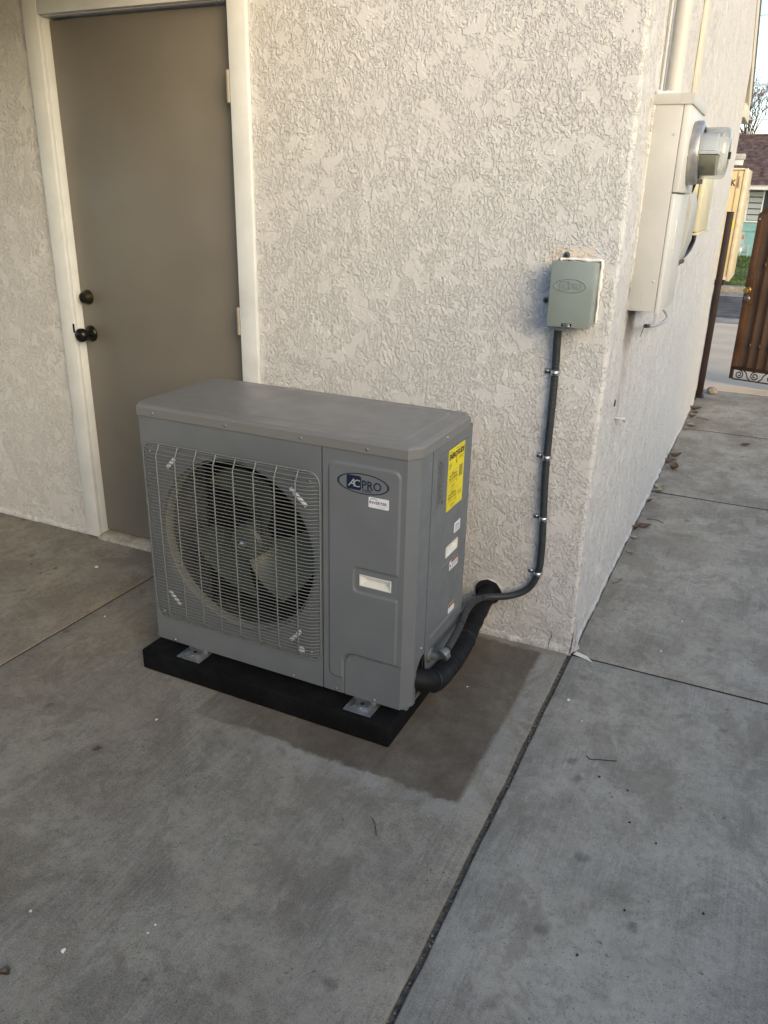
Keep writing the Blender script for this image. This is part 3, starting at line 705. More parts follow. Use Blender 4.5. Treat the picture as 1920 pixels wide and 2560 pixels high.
# valve cover wrapping the corner
cov = [(0.7245, Z0+0.001)]+[(0.7245+0.030-0.030*math.sin(R(90-90*i/7)), 0.2005+0.030*math.sin(R(90*i/7))) for i in range(8)]+[(W_-CU, 0.2305), (W_-CU, Z0+0.001)]
vc = ap(MB().prism(cov, lambda a, b, t: L(a, t, b), -0.0012, 0.001), 'valve_cover', 'ac_paint')
MB().add([L(W_-CU, -0.0012, Z0+0.001), L(W_-CU, -0.0012, 0.2305), L(W_+0.0012, CV, 0.2305), L(W_+0.0012, CV, Z0+0.001)], [(0, 1, 2, 3)]).build('cover_corner', 'ac_paint', vc)
MB().add([L(W_+0.0012, CV, Z0+0.001), L(W_+0.0012, CV, 0.2305), L(W_+0.0012, HOLE_V0+0.018, 0.2305), L(W_+0.0012, HOLE_V0+0.004, 0.205), L(W_+0.0012, HOLE_V0+0.002, Z0+0.001)], [(0, 1, 2, 3, 4)]).build('cover_side', 'ac_paint', vc)
MB().box(0.779, 0.7800, -0.0017, -0.0010, 0.112-AZ, 0.196-AZ).build('press_line', 'ac_wire', vc)
# lid
def octo(d, z):
    cu, cv = CU, CV
    return [L(cu-d*.4, -d, z), L(W_-cu+d*.4, -d, z), L(W_+d, cv-d*.4, z), L(W_+d, DP-cv+d*.4, z), L(W_-cu+d*.4, DP+d, z), L(cu-d*.4, DP+d, z), L(-d, DP-cv+d*.4, z), L(-d, cv-d*.4, z)]
lid = MB(); levels = [(0.0035, 0.8495), (0.0042, 0.8520), (0.0042, 0.8755), (0.0015, 0.8795), (-0.0075, 0.8832), (-0.012, 0.8838)]
for d, z in levels: lid.v += octo(d, z)
for q in range(len(levels)-1):
    for i in range(8): lid.f.append((q*8+i, q*8+(i+1) % 8, (q+1)*8+(i+1) % 8, (q+1)*8+i))
lid.f.append(tuple(range(7, -1, -1)))
lid_o = ap(lid, 'top_cover', 'ac_lid', smooth=12)
nu, nv = 230, 110; mb = MB()
def inoct(u, v):
    d = -0.012
    cu, cv = CU+0.004, CV+0.004
    lo = -d
    return u, v
for j in range(nv+1):
    v = 0.012+(DP-0.024)*j/nv
    # clip to the octagon
    t = 0.0
    if v < CV+0.005: t = (CV+0.005-v)/(CV-0.007)*(CU+0.0048-0.012)
    if v > DP-CV-0.005: t = (v-(DP-CV-0.005))/(CV-0.007)*(CU+0.0048-0.012)
    ua, ub = 0.012+max(t, 0), W_-0.012-max(t, 0)
    for i in range(nu+1):
        u = ua+(ub-ua)*i/nu
        d1 = sdrr(u, v, 0.036, W_-0.036, 0.036, DP-0.036, 0.03); d2 = sdrr(u, v, 0.34, W_-0.052, 0.052, DP-0.052, 0.02)
        h = 0.8838+0.0016*sm(0.5-d1/0.020)+0.0034*sm(0.5-d2/0.014)*sm((u-0.30)/0.22)
        mb.v.append(L(u, v, h))
for j in range(nv):
    for i in range(nu): a = j*(nu+1)+i; mb.f.append((a, a+1, a+nu+2, a+nu+1))
mb.build('top_pressing', 'ac_lid', lid_o, smooth=60)
# screws
scr = MB().lathe([(0.0040, 0.0), (0.0040, 0.0016), (0.0028, 0.0032), (0.0004, 0.0036)], lambda a, b, h: (a, -h, b), 10).mesh('screw', 'zinc', smooth=40)
def screw(u, v, z, rot=0.0, s=1.0):
    o = link('screw', scr, ac, L(u, v, z), rot); o.scale = (s, s, s)
for u in (0.082, 0.342, 0.589, 0.788): screw(u, -0.0042, 0.8625)
for u in (0.093, 0.546, 0.694): screw(u, 0.0, 0.103)
screw(0.822, -0.0013, 0.104)
for u, z in ((0.059, 0.744), (0.613, 0.744), (0.613, 0.206), (0.060, 0.201)): screw(u, -0.002, z, s=1.3)
screw(W_+0.0042, 0.196, 0.864, R(90)); screw(W_+0.0002, 0.085, 0.262, R(90), .8)
# recessed white handles
def handle(fn, a0, a1, z0, z1, dep, name='handle'):
    m = MB(); o = [(a0, z0), (a1, z0), (a1, z1), (a0, z1)]; b = 0.0035
    i1 = [(a0+b, z0+b), (a1-b, z0+b), (a1-b, z1-b), (a0+b, z1-b)]; i2 = [(a0+0.014, z0+0.016), (a1-0.009, z0+0.016), (a1-0.009, z1-0.007), (a0+0.014, z1-0.007)]
    m.v = [fn(a, -0.0005, z) for a, z in o]+[fn(a, 0.0026, z) for a, z in o]+[fn(a, 0.0026, z) for a, z in i1]+[fn(a, -dep, z) for a, z in i2]
    for q in range(3):
        for i in range(4): m.f.append((q*4+i, q*4+(i+1) % 4, (q+1)*4+(i+1) % 4, (q+1)*4+i))
    m.f.append((12, 13, 14, 15))
    return ap(m, name, 'handle_white')
handle(lambda a, h, z: L(a, -h, z), 0.769, 0.865, 0.4645, 0.4985, 0.0110)
handle(lambda a, h, z: L(W_-0.0028+h, a, z), 0.250, 0.343, 0.478, 0.512, 0.0110)
# logo on the service panel
def fmap(off): return lambda a, b: L(a, -(PR+off), b)
lg = MB(); cx, cz, ra, rb = 0.777, 0.7655, 0.0765, 0.0285; n = 56
for i in range(n):
    a = 2*math.pi*i/n; wdt = 0.0030
    lg.v += [fmap(0.0006)(cx+ra*math.cos(a), cz+rb*math.sin(a)), fmap(0.0006)(cx+(ra-wdt*1.6)*math.cos(a), cz+(rb-wdt*0.85)*math.sin(a))]
for i in range(n): j = (i+1) % n; lg.f.append((2*i, 2*i+1, 2*j+1, 2*j))
logo = ap(lg, 'logo_oval', 'logo_navy')
MB().prism(rrect(0.7285, 0.7715, 0.746, 0.7855, 0.005), lambda a, b, t: L(a, -(PR+t), b), 0.0003, 0.0006).build('logo_square', 'logo_navy', logo)
text_mb('A', 0.7325, 0.7535, 0.7545, 0.7760, fmap(0.0010), shear=0.35, offset=0.012).build('lettering', 'logo_grey', logo)
text_mb('C', 0.7500, 0.7690, 0.7540, 0.7750, fmap(0.0011), shear=0.05, offset=0.006).build('lettering', 'logo_grey', logo)
text_mb('PRO', 0.7745, 0.8310, 0.7520, 0.7760, fmap(0.0006), offset=0.012).build('lettering', 'logo_navy', logo)
text_mb('.com', 0.7730, 0.8020, 0.7435, 0.7515, fmap(0.0006), offset=0.008).build('lettering', 'logo_navy', logo)
st = ap(MB().prism(rrect(0.7945, 0.854, 0.7045, 0.7335, 0.0025), lambda a, b, t: L(a, -(PR+t), b), 0.0001, 0.0007), 'inverter_sticker', 'label_white')
text_mb('INVERTER', 0.797, 0.8485, 0.7155, 0.7235, fmap(0.0010), offset=0.018).build('lettering', 'logo_navy', st)
def arcm(cx, cz, r, a0, a1, w0, sy=1.0):
    m = MB(); n = 14
    for i in range(n+1):
        a = R(a0+(a1-a0)*i/n); ww = w0*math.sin(math.pi*(0.08+0.84*i/n))
        m.v += [fmap(0.0010)(cx+(r+ww)*math.cos(a), cz+sy*(r+ww)*math.sin(a)), fmap(0.0010)(cx+(r-ww)*math.cos(a), cz+sy*(r-ww)*math.sin(a))]
        if i: m.f.append((2*i-2, 2*i-1, 2*i+1, 2*i))
    return m
arcm(0.8105, 0.7225, 0.0125, 165, 20, 0.0011, 0.62).build('swoosh', 'logo_navy', st)
arcm(0.8345, 0.7155, 0.0125, 200, 345, 0.0009, 0.55).build('swoosh', 'print_green', st)
# side labels
SO = 0.0028
def smap(off): return lambda a, b: L(W_-SO+off, a, b)
def plate(a0, a1, z0, z1, mat, name, off=0.0008): return ap(MB().prism(rrect(a0, a1, z0, z1, 0.003), lambda a, b, t: L(W_-SO+t, a, b), 0.0001, off), name, mat)
def bar(par, a0, a1, z0, z1, mat='print_olive', off=0.0012):
    f = smap(off); MB().add([f(a0, z0), f(a1, z0), f(a1, z1), f(a0, z1)], [(0, 1, 2, 3)]).build('print_block', mat, par)
ye = plate(0.234, 0.361, 0.629, 0.814, 'label_yellow', 'energy_label'); tag(ye, 'yellow energy label sticker')
text_mb('ENERGYGUIDE', 0.239, 0.357, 0.783, 0.8005, smap(0.0012), offset=0.045).build('lettering', 'print_black', ye)
f = smap(0.0012)
MB().add([f(0.2955, 0.783), f(0.2985, 0.783), f(0.2985, 0.767), f(0.2955, 0.767)], [(0, 1, 2, 3)]).build('arrow_stem', 'print_black', ye)
MB().add([f(0.2925, 0.769), f(0.3015, 0.769), f(0.297, 0.760)], [(0, 1, 2)]).build('arrow_head', 'print_black', ye)
bar(ye, 0.290, 0.354, 0.8055, 0.8070); bar(ye, 0.240, 0.262, 0.8055, 0.8070)
for i in range(3): bar(ye, 0.315, 0.352, 0.7765-0.0035*i, 0.7777-0.0035*i)
for i in range(4): bar(ye, 0.240, 0.262-0.003*i, 0.7690-0.0045*i, 0.7708-0.0045*i)
for zt, txt in ((0.744, '15.2-20.0'), (0.686, '10.0-10.5')):
    bar(ye, 0.240, 0.312, zt, zt+0.0010, 'print_olive_pale'); bar(ye, 0.264, 0.284, zt-0.0062, zt-0.0035); bar(ye, 0.246, 0.304, zt-0.0120, zt-0.0085)
    text_mb(txt, 0.244, 0.308, zt-0.0255, zt-0.0148, smap(0.0012), offset=0.03).build('lettering', 'print_olive', ye)
    bar(ye, 0.243, 0.309, zt-0.0325, zt-0.0312); bar(ye, 0.243, 0.2445, zt-0.046, zt-0.0325, 'print_olive_pale'); bar(ye, 0.3065, 0.309, zt-0.040, zt-0.0325)
    for i in range(3): bar(ye, 0.258, 0.299-0.004*i, zt-0.0420-0.0032*i, zt-0.0406-0.0032*i, 'print_olive_pale')
    bar(ye, 0.243, 0.309, zt-0.053, zt-0.0522, 'print_olive_pale')
bar(ye, 0.322, 0.350, 0.713, 0.748, 'print_olive_pale')
for i in range(3): bar(ye, 0.320, 0.350, 0.667-0.0045*i, 0.6685-0.0045*i)
rp = plate(0.158, 0.212, 0.668, 0.806, 'rating_plate', 'rating_plate')
bar(rp, 0.168, 0.176, 0.794, 0.799, 'print_black'); 
for i in range(24):
    z = 0.787-0.0047*i; rl = random.Random(i); a = 0.161+rl.choice([0, 0, 0.004]); bar(rp, a, min(0.209, a+rl.uniform(0.018, 0.047)), z, z+rl.uniform(0.0016, 0.0034), 'print_grey')
bar(rp, 0.192, 0.206, 0.670, 0.6745, 'print_black')
wl = plate(0.311, 0.360, 0.535, 0.568, 'label_white', 'notice_sticker')
bar(wl, 0.320, 0.350, 0.5555, 0.5590, 'print_grey')
for i in range(3): bar(wl, 0.317, 0.354, 0.5495-0.0045*i, 0.5515-0.0045*i, 'print_lilac')
wl = plate(0.289, 0.359, 0.4195, 0.4495, 'label_white', 'warning_sticker')
bar(wl, 0.304, 0.359, 0.4405, 0.4495, 'print_orange')
for i in range(3): bar(wl, 0.305, 0.356, 0.4340-0.0042*i, 0.4362-0.0042*i, 'print_lilac')
bar(wl, 0.2935, 0.3000, 0.4295, 0.4370, 'print_black'); bar(wl, 0.2940, 0.2985, 0.4230, 0.4265, 'print_black')
wl = plate(0.300, 0.350, 0.265, 0.296, 'label_white', 'warning_sticker'); bar(wl, 0.300, 0.350, 0.285, 0.296, 'print_orange')
# mounting feet
def foot(u0):
    ft = MB(); z = 0.0712
    ft.box(u0, u0+0.090, -0.044, 0.10, z-AZ, z+0.003-AZ)
    fo = ft.build('mounting_foot', 'galvanised', ac, bevel=0.001)
    m = MB(); o = [(u0+0.014, -0.030), (u0+0.076, -0.030), (u0+0.076, 0.060), (u0+0.014, 0.060)]; t = [(u0+0.024, -0.020), (u0+0.066, -0.020), (u0+0.066, 0.060), (u0+0.024, 0.060)]
    m.v = [L(a, b, z+0.003) for a, b in o]+[L(a, b, z+0.0105) for a, b in t]; m.f = [(i, (i+1) % 4, (i+1) % 4+4, i+4) for i in range(4)]+[(4, 5, 6, 7)]
    m.build('pressed_pocket', 'galvanised', fo, bevel=0.002)
    MB().lathe([(0.0068, 0.0), (0.0068, 0.0005), (0.0005, 0.0006)], lambda a, b, h: L(u0+0.046+a, -0.006+b, z+0.0106+h), 14).build('bolt_hole', 'dark_inside', fo)
    MB().lathe([(0.0045, 0.0), (0.0045, 0.002), (0.002, 0.004), (0.0004, 0.0042)], lambda a, b, h: L(u0+0.046+a, -0.023+b, z+0.0075+h), 10).build('foot_screw', 'zinc', fo, smooth=40)
    MB().box(u0+0.008, u0+0.082, 0.012, 0.020, z+0.003-AZ, Z0-AZ-0.004).build('upright_web', 'galvanised', fo)
foot(0.130); foot(0.740)
# conduit elbow fitting on the side of the unit
p = [L(W_-0.002, 0.150, 0.206), L(W_+0.016, 0.150, 0.206), L(W_+0.036, 0.150, 0.212), L(W_+0.052, 0.143, 0.226), L(W_+0.058, 0.138, 0.240)]
el = ap(MB().tube(smooth_path(p, 5), 0.0125, 14), 'conduit_elbow', 'fitting_grey', smooth=50)
MB().lathe([(0.024, 0), (0.024, 0.007), (0.020, 0.011), (0.013, 0.012)], lambda a, b, h: L(W_-0.001+h, 0.150+a, 0.206+b), 16).build('lock_ring', 'fitting_grey', el, smooth=30)
d_ = Vector((0.25, 0.55, 0.25)).normalized(); ax = d_.cross(Vector((0, 0, 1))).normalized(); ay = ax.cross(d_); c0 = Vector(L(W_+0.050, 0.136, 0.226))
MB().lathe([(0.0145, -0.006), (0.0200, -0.004), (0.0205, 0.004), (0.0200, 0.012), (0.0155, 0.014)], lambda a, b, h: tuple(c0+ax*a+ay*b+d_*h), 14).build('compression_nut', 'fitting_grey', el, smooth=30)

# ------------------------------------------------------------------ pad, pipes, shut-off box
pad = B(-0.4494, 0.4494, -0.256, 0.256, 0, 0.0705).build('equipment_pad', 'pad_rubber', None, bevel=0.006, seg=3, loc=(-0.7957, -0.4945, 0.0005), rz=AYAW)
tag(pad, 'thick black rubber equipment pad under the grey condenser', 'pad')
pipe = empty('line_set', (-0.31, -0.56, 0.1), label='thick black insulated pipe running from condenser into the wall hole', cat='pipe')
def pp(mb, name, mat, par=None, **kw):
    o = mb.build(name, mat, None, **kw); par = par or pipe; o.parent = par
    if par is pipe: o.matrix_parent_inverse = Matrix.Translation((0.31, 0.56, -0.1))
    return o
P = smooth_path([(-0.400, -0.622, 0.168), (-0.350, -0.622, 0.166), (-0.310, -0.608, 0.158), (-0.2835, -0.570, 0.142), (-0.2830, -0.468, 0.128), (-0.2920, -0.340, 0.112), (-0.3050, -0.235, 0.108), (-0.311, -0.150, 0.124), (-0.312, -0.075, 0.146), (-0.312, 0.02, 0.168)], 5)
rad = [0.0325*(1+0.10*mn.noise(Vector((i*0.75, 0, 2)))) for i in range(len(P))]
pp(MB().tube(P, rad, 18), 'insulation_sleeve', 'insulation', smooth=60)
for i0 in (14, 29):
    d_ = (P[i0+1]-P[i0-1]).normalized(); ax = d_.cross(Vector((0, 0, 1))).normalized(); ay = ax.cross(d_)
    pp(MB().lathe([(0.0315, -0.004), (0.0352, -0.003), (0.0352, 0.003), (0.0315, 0.004)], lambda a, b, h: tuple(P[i0]+ax*a+ay*b+d_*h), 18, cap=False), 'tape_band', 'cable_black', smooth=40)
whip = empty('conduit_whip', (-0.15, -0.02, 1.1), label='dark grey flexible conduit from shut-off box down to condenser', cat='conduit')
CP = [(-0.151, -0.030, 1.118), (-0.152, -0.026, 1.073), (-0.150, -0.017, 0.973), (-0.149, -0.018, 0.83), (-0.149, -0.017, 0.698), (-0.146, -0.018, 0.60), (-0.139, -0.018, 0.483), (-0.134, -0.018, 0.36), (-0.139, -0.018, 0.285), (-0.165, -0.024, 0.225), (-0.220, -0.045, 0.193), (-0.292, -0.088, 0.190), (-0.312, -0.16, 0.202), (-0.306, -0.26, 0.213), (-0.288, -0.36, 0.221), (-0.272, -0.46, 0.232), (-0.262, -0.545, 0.240)]
C_ = smooth_path(CP, 8)
def wp(mb, name, mat, **kw):
    o = mb.build(name, mat, None, **kw); o.parent = whip; o.matrix_parent_inverse = Matrix.Translation((0.15, 0.02, -1.1)); return o
simple('conduit_grey', (0.030, 0.036, 0.042), 0.45, var=0.15, scale=25, spec=0.35)
cr = [0.0118 for _ in C_]
wp(MB().tube(C_, cr, 14), 'conduit_tube', 'conduit_grey', smooth=60)
rm = MB()      # faint ribs on the wall run
for i in range(70):
    t = i/70; idx = 8+t*58; a = C_[int(idx)].lerp(C_[int(idx)+1], idx-int(idx)); d_ = (C_[int(idx)+1]-C_[int(idx)]).normalized(); ax = d_.cross(Vector((0, 1, 0))).normalized(); ay = ax.cross(d_)
    rm.lathe([(0.0117, -0.0026), (0.0124, -0.0010), (0.0124, 0.0010), (0.0117, 0.0026)], lambda x_, y_, h: tuple(a+ax*x_+ay*y_+d_*h), 12, cap=False)
wp(rm, 'conduit_ribs', 'conduit_grey', smooth=60)
for i0 in (91, 112):
    d_ = (C_[i0+1]-C_[i0-1]).normalized(); ax = d_.cross(Vector((0, 0, 1))).normalized(); ay = ax.cross(d_)
    wp(MB().lathe([(0.0118, -0.0018), (0.0134, -0.0014), (0.0134, 0.0014), (0.0118, 0.0018)], lambda a, b, h: tuple(C_[i0]+ax*a+ay*b+d_*h), 14, cap=False), 'cable_tie', 'cable_black', smooth=40)
# straps
strap_where = [(0.973, -0.150, 'just below the shut-off box'), (0.698, -0.149, 'at mid height of the conduit'), (0.487, -0.139, 'on the lower straight of the conduit'), (0.285, -0.139, 'where the conduit bends toward the condenser')]
for z, x, wh in strap_where:
    s_ = empty('conduit_strap', (x, 0, z), label='small zinc one-hole strap '+wh, cat='strap', group='straps along the conduit')
    m = MB(); n = 9; pts = [(0.0135*math.cos(R(180*i/n)), -0.018-0.0135*math.sin(R(180*i/n))) for i in range(n+1)]
    pts = [(0.0135, -0.004)]+pts+[(-0.0135, -0.0035), (-0.036, -0.0035)]
    for i, (a, b) in enumerate(pts):
        m.v += [(a, b, -0.008), (a, b, 0.008)]
        if i: m.f.append((2*i-2, 2*i-1, 2*i+1, 2*i))
    m2 = MB(); m2.v = m.v; m2.f = m.f
    me = m2.mesh('saddle', 'zinc', smooth=50); o = link('saddle', me, s_); md = o.modifiers.new('sol', 'SOLIDIFY'); md.thickness = 0.0014
    MB().lathe([(0.0052, 0.0), (0.0052, 0.0015), (0.003, 0.0035), (0.0004, 0.004)], lambda a, b, h: (-0.027+a, -0.0045-h, b), 10).build('strap_screw', 'zinc', s_, smooth=40)
    MB().lathe([(0.003, 0.0), (0.003, 0.004), (0.0004, 0.005)], lambda a, b, h: (0.002+a, -0.0322-h, b), 8).build('clamp_screw', 'zinc', s_, smooth=40)
# shut-off box
sb = empty('disconnect_box', (-0.112, 0, 1.122), label='grey-green electrical shut-off box with embossed oval logo on the wall', cat='electrical box')
def sp_(mb, name, mat, par=None, **kw): return mb.build(name, mat, par or sb, **kw)
sp_(B(-0.060, 0.060, -0.074, -0.002, 0.003, 0.180), 'enclosure', 'box_grey', bevel=0.003)
cv_ = sp_(B(-0.0628, 0.0628, -0.090, -0.062, 0.0, 0.1845), 'cover', 'box_grey', bevel=0.0028)
cm = MB(); n = 40
for i in range(n):
    a = 2*math.pi*i/n
    for rr_, hh in ((1.0, 0.0), (0.965, 0.0024), (0.93, 0.0)):
        cm.v.append((-0.004+0.047*rr_*math.cos(a), -0.0899-hh, 0.118+0.0195*(rr_ if rr_ > .99 else rr_-0.02)*math.sin(a)))
for i in range(n):
    j = (i+1) % n
    for q in (0, 1): cm.f.append((i*3+q, j*3+q, j*3+q+1, i*3+q+1))
cm.build('embossed_oval', 'box_grey', cv_, smooth=60)
def tr(a, b): return (a, -0.0908, b)
def tr3(mb): 
    vs = list(mb.v); n_ = len(vs); mb.v += [(x, -0.0898, z) for x, y, z in vs]; return mb
sq = rrect(-0.033, -0.007, 0.105, 0.1305, 0.003, 3); m = MB(); ns = len(sq)
for a, b in sq: m.v += [(a, -0.0899, b), (a*0.96-0.0008, -0.0920, 0.11775+(b-0.11775)*0.94), (a*0.90-0.002, -0.0899, 0.11775+(b-0.11775)*0.86)]
for i in range(ns):
    j = (i+1) % ns
    for q in (0, 1): m.f.append((i*3+q, j*3+q, j*3+q+1, i*3+q+1))
m.build('embossed_square', 'box_grey', cv_, smooth=60)
def emboss(txt, a0, a1, b0, b1, sh=0.0):
    t = text_mb(txt, a0, a1, b0, b1, lambda a, b: (a, -0.0917, b), shear=sh, offset=0.01); me = t.mesh('embossed_lettering', 'box_grey'); o = link('embossed_lettering', me, cv_)
    md = o.modifiers.new('sol', 'SOLIDIFY'); md.thickness = 0.0016
emboss('AC', -0.030, -0.011, 0.1095, 0.126, 0.2); emboss('PRO', -0.004, 0.030, 0.109, 0.1265)
sp_(MB().tube([(-0.014, -0.0895, 0.0075), (-0.012, -0.0945, 0.0095), (0.006, -0.0945, 0.0095), (0.008, -0.0895, 0.0075), (0.006, -0.0945, 0.0055), (-0.012, -0.0945, 0.0055)], 0.0012, 6, closed=True), 'hasp_loop', 'zinc', smooth=60)
sp_(B(-0.018, 0.012, -0.0905, -0.0895, 0.003, 0.012), 'hasp_slot', 'seam_dark')
sp_(MB().lathe([(0.0185, 0.003), (0.0185, -0.006), (0.0150, -0.010), (0.0150, -0.016), (0.0125, -0.018)], lambda a, b, h: (-0.039+a, -0.030+b, h), 16), 'conduit_connector', 'box_grey', smooth=30)
cm = MB()       # caulk bead
rc = random.Random(5)
path = [(-0.058, -0.006, 0.184)]+[(-0.058+0.121*i/10, -0.006, 0.185+rc.uniform(-.001, .002)) for i in range(1, 11)]+[(0.0645+rc.uniform(-.001, .0015), -0.006, 0.184-0.175*i/14) for i in range(1, 15)]
sp_(cm.tube(path, [0.0042+rc.uniform(-.0016, .0022) for _ in path], 7), 'caulk_bead', 'caulk', smooth=70)
for sx, sz in ((-0.154, 1.3185), (-0.203, 1.186)):
    s_ = empty('wall_screw', (sx, 0, sz), label='screw with washer in the stucco '+('above' if sz > 1.25 else 'left of')+' the shut-off box', cat='screw')
    MB().lathe([(0.0095, 0.0), (0.0095, 0.0018), (0.0035, 0.0022)], lambda a, b, h: (a, -0.003-h, b), 16).build('washer', 'steel_grey', s_, smooth=30)
    MB().lathe([(0.0050, 0.002), (0.0050, 0.006), (0.003, 0.0075), (0.0004, 0.008)], lambda a, b, h: (a, -0.003-h, b), 6).build('head', 'logo_navy', s_, smooth=30)

# ------------------------------------------------------------------ meter panel on the side wall
mp = empty('meter_cabinet', (0, 0.231, 1.143), label='beige electrical meter panel cabinet on the side wall', cat='electrical panel')
def mpp(mb, name, mat, par=None, **kw):
    o = mb.build(name, mat, None, **kw); par = par or mp; o.parent = par
    if par is mp: o.matrix_parent_inverse = Matrix.Translation((0, -0.231, -1.143))
    return o
mpp(B(-0.002, 0.0860, 0.231, 0.600, 1.145, 1.742), 'cabinet', 'panel_paint', bevel=0.003)
mpp(B(0.0866, 0.1065, 0.2300, 0.601, 1.497, 1.738), 'meter_cover', 'panel_cover', bevel=0.004)
lc = mpp(B(0.0866, 0.0990, 0.2300, 0.601, 1.140, 1.493), 'breaker_door', 'panel_cover', bevel=0.003)
mpp(B(0.0985, 0.1035, 0.33, 0.36, 1.33, 1.42), 'door_latch', 'panel_cover', par=lc, bevel=0.002)
mpp(B(-0.002, 0.112, 0.2265, 0.606, 1.733, 1.762), 'rain_cap', 'panel_paint', bevel=0.002)
mpp(B(0.077, 0.1125, 0.2258, 0.228, 1.7335, 1.7615), 'cap_lap', 'panel_paint')
for rr_, cz_, cx_ in ((0.018, 1.172, 0.028), (0.014, 1.192, 0.030), (0.007, 1.205, 0.022)):
    m = MB()
    mpp(m.tube([(cx_+rr_*math.cos(R(a)), 0.2308, cz_+rr_*math.sin(R(a))) for a in range(0, 360, 15)], 0.0009, 5, closed=True), 'knockout_ring', 'panel_paint', smooth=60)
for a, b in ((0.070, 1.655), (0.072, 1.238)): mpp(MB().lathe([(0.004, 0), (0.0035, 0.002), (0.0004, 0.0026)], lambda x_, y_, h: (a+x_, 0.231-h, b+y_), 10), 'rivet', 'panel_paint', smooth=40)
cb = MB(); rc = random.Random(9)
path = [(0.002, 0.233, 1.15+0.6*i/24) for i in range(25)]
mpp(cb.tube(path, [0.0045+rc.uniform(-.0012, .002) for _ in path], 6), 'caulk_bead', 'stucco', smooth=70)
path = [(0.002+0.055*i/8, 0.236+rc.uniform(-.001, .003), 1.764) for i in range(9)]
mpp(cb.__class__().tube(path, [0.006+rc.uniform(-.002, .003) for _ in path], 6), 'caulk_bead', 'caulk', smooth=70)
# meter
me_ = empty('electric_meter', (0.1065, 0.405, 1.612), label='round glass-domed electric meter on the meter panel', cat='meter')
def xl(prof, mat, name, n=32, **kw): return MB().lathe(prof, lambda a, b, h: (h, a, b), n, **kw).build(name, mat, me_, smooth=35)
xl([(0.082, 0.0005), (0.090, 0.0005), (0.0915, 0.006), (0.0915, 0.020), (0.088, 0.028), (0.078, 0.032), (0.074, 0.032)], 'meter_ring', 'locking_ring', cap=False)
xl([(0.079, 0.001), (0.079, 0.006)], 'meter_grey', 'base_disc')
xl([(0.0735, 0.028), (0.0735, 0.092), (0.071, 0.101), (0.066, 0.1065), (0.056, 0.109), (0.001, 0.110)], 'meter_glass', 'glass_dome', cap=False)
def halfdisc(a0, a1, r_, h0, h1, mat, name):
    poly = [(r_*math.cos(R(a0+(a1-a0)*i/20)), r_*math.sin(R(a0+(a1-a0)*i/20))) for i in range(21)]
    MB().prism(poly, lambda a, b, t: (t, a, b), h0, h1).build(name, mat, me_, smooth=35)
halfdisc(6, 174, 0.058, 0.006, 0.074, 'meter_grey', 'upper_housing'); halfdisc(186, 354, 0.063, 0.006, 0.080, 'meter_olive', 'lower_housing')
MB().box(0.006, 0.083, -0.0655, 0.0655, -0.0045, 0.0045).build('register_band', 'label_white', me_)
MB().box(0.034, 0.046, -0.0500, -0.0420, -0.052, -0.030).build('register_window', 'steel_grey', me_)
MB().box(0.108, 0.116, -0.006, 0.006, -0.016, 0.004).build('reset_tab', 'cable_black', me_)
MB().box(0.012, 0.046, -0.006, 0.010, -0.088, -0.074).build('seal_tab', 'steel_grey', me_)
# mast, wire and batten
mast = MB().tube([(0.034, 0.345, 1.764), (0.034, 0.345, 3.25)], 0.0245, 20).build('service_mast', 'panel_paint', smooth=50)
tag(mast, 'round painted conduit mast rising from the top of the meter panel', 'conduit')
tag(MB().tube([(0.006, 0.300, 1.764), (0.006, 0.298, 2.2), (0.006, 0.302, 3.0)], 0.0045, 8).build('painted_cable', 'panel_paint', smooth=60), 'thin painted cable beside the service mast on the side wall', 'cable')
tag(B(0.0, 0.012, 1.10, 1.235, 1.30, 3.0).build('wall_batten', 'roof_board', bevel=0.002), 'flat painted batten strip running up the side wall', 'batten')
# grey curved housing beyond the panel
gu = MB().prism([(0.0, 1.500), (0.084, 1.500), (0.093, 1.470), (0.096, 1.430), (0.094, 1.38), (0.088, 1.33), (0.079, 1.285), (0.072, 1.262), (0.0, 1.262)], lambda a, b, t: (a, t, b), 0.80, 1.00)
gh = empty('utility_housing', (0, 0.8, 1.262), label='grey curved utility housing between the meter panel and beige box', cat='utility box')
o = gu.build('curved_shell', 'utility_grey', None, bevel=0.004); o.parent = gh; o.matrix_parent_inverse = Matrix.Translation((0, -0.8, -1.262))
o = B(0.0, 0.078, 0.795, 1.005, 1.250, 1.2615).build('bottom_plate', 'steel_grey', None); o.parent = gh; o.matrix_parent_inverse = Matrix.Translation((0, -0.8, -1.262))
o = B(0.0, 0.075, 0.81, 0.99, 1.5, 1.508).build('top_plate', 'utility_grey', None); o.parent = gh; o.matrix_parent_inverse = Matrix.Translation((0, -0.8, -1.262))
tag(MB().tube(smooth_path([(0.094, 0.82, 1.700), (0.092, 0.83, 1.60), (0.090, 0.84, 1.55), (0.078, 0.86, 1.507)], 5), 0.0075, 10).build('meter_cable', 'cable_black', smooth=60), 'short black cable entering the top of the grey curved housing', 'cable')
bb = empty('beige_utility_box', (0, 1.30, 1.35), label='beige plastic utility box with hinged lid on the side wall', cat='utility box')
def bbp(mb, name, mat, **kw):
    o = mb.build(name, mat, None, **kw); o.parent = bb; o.matrix_parent_inverse = Matrix.Translation((0, -1.3, -1.35)); return o
bbp(B(0.0, 0.062, 1.30, 1.74, 1.355, 1.62), 'back_shell', 'beige_plastic', bevel=0.006)
bbp(B(0.063, 0.082, 1.295, 1.75, 1.352, 1.625), 'lid', 'beige_plastic', bevel=0.006)
bbp(B(0.0, 0.086, 1.31, 1.80, 1.340, 1.3515), 'bottom_flange', 'beige_plastic', bevel=0.003)
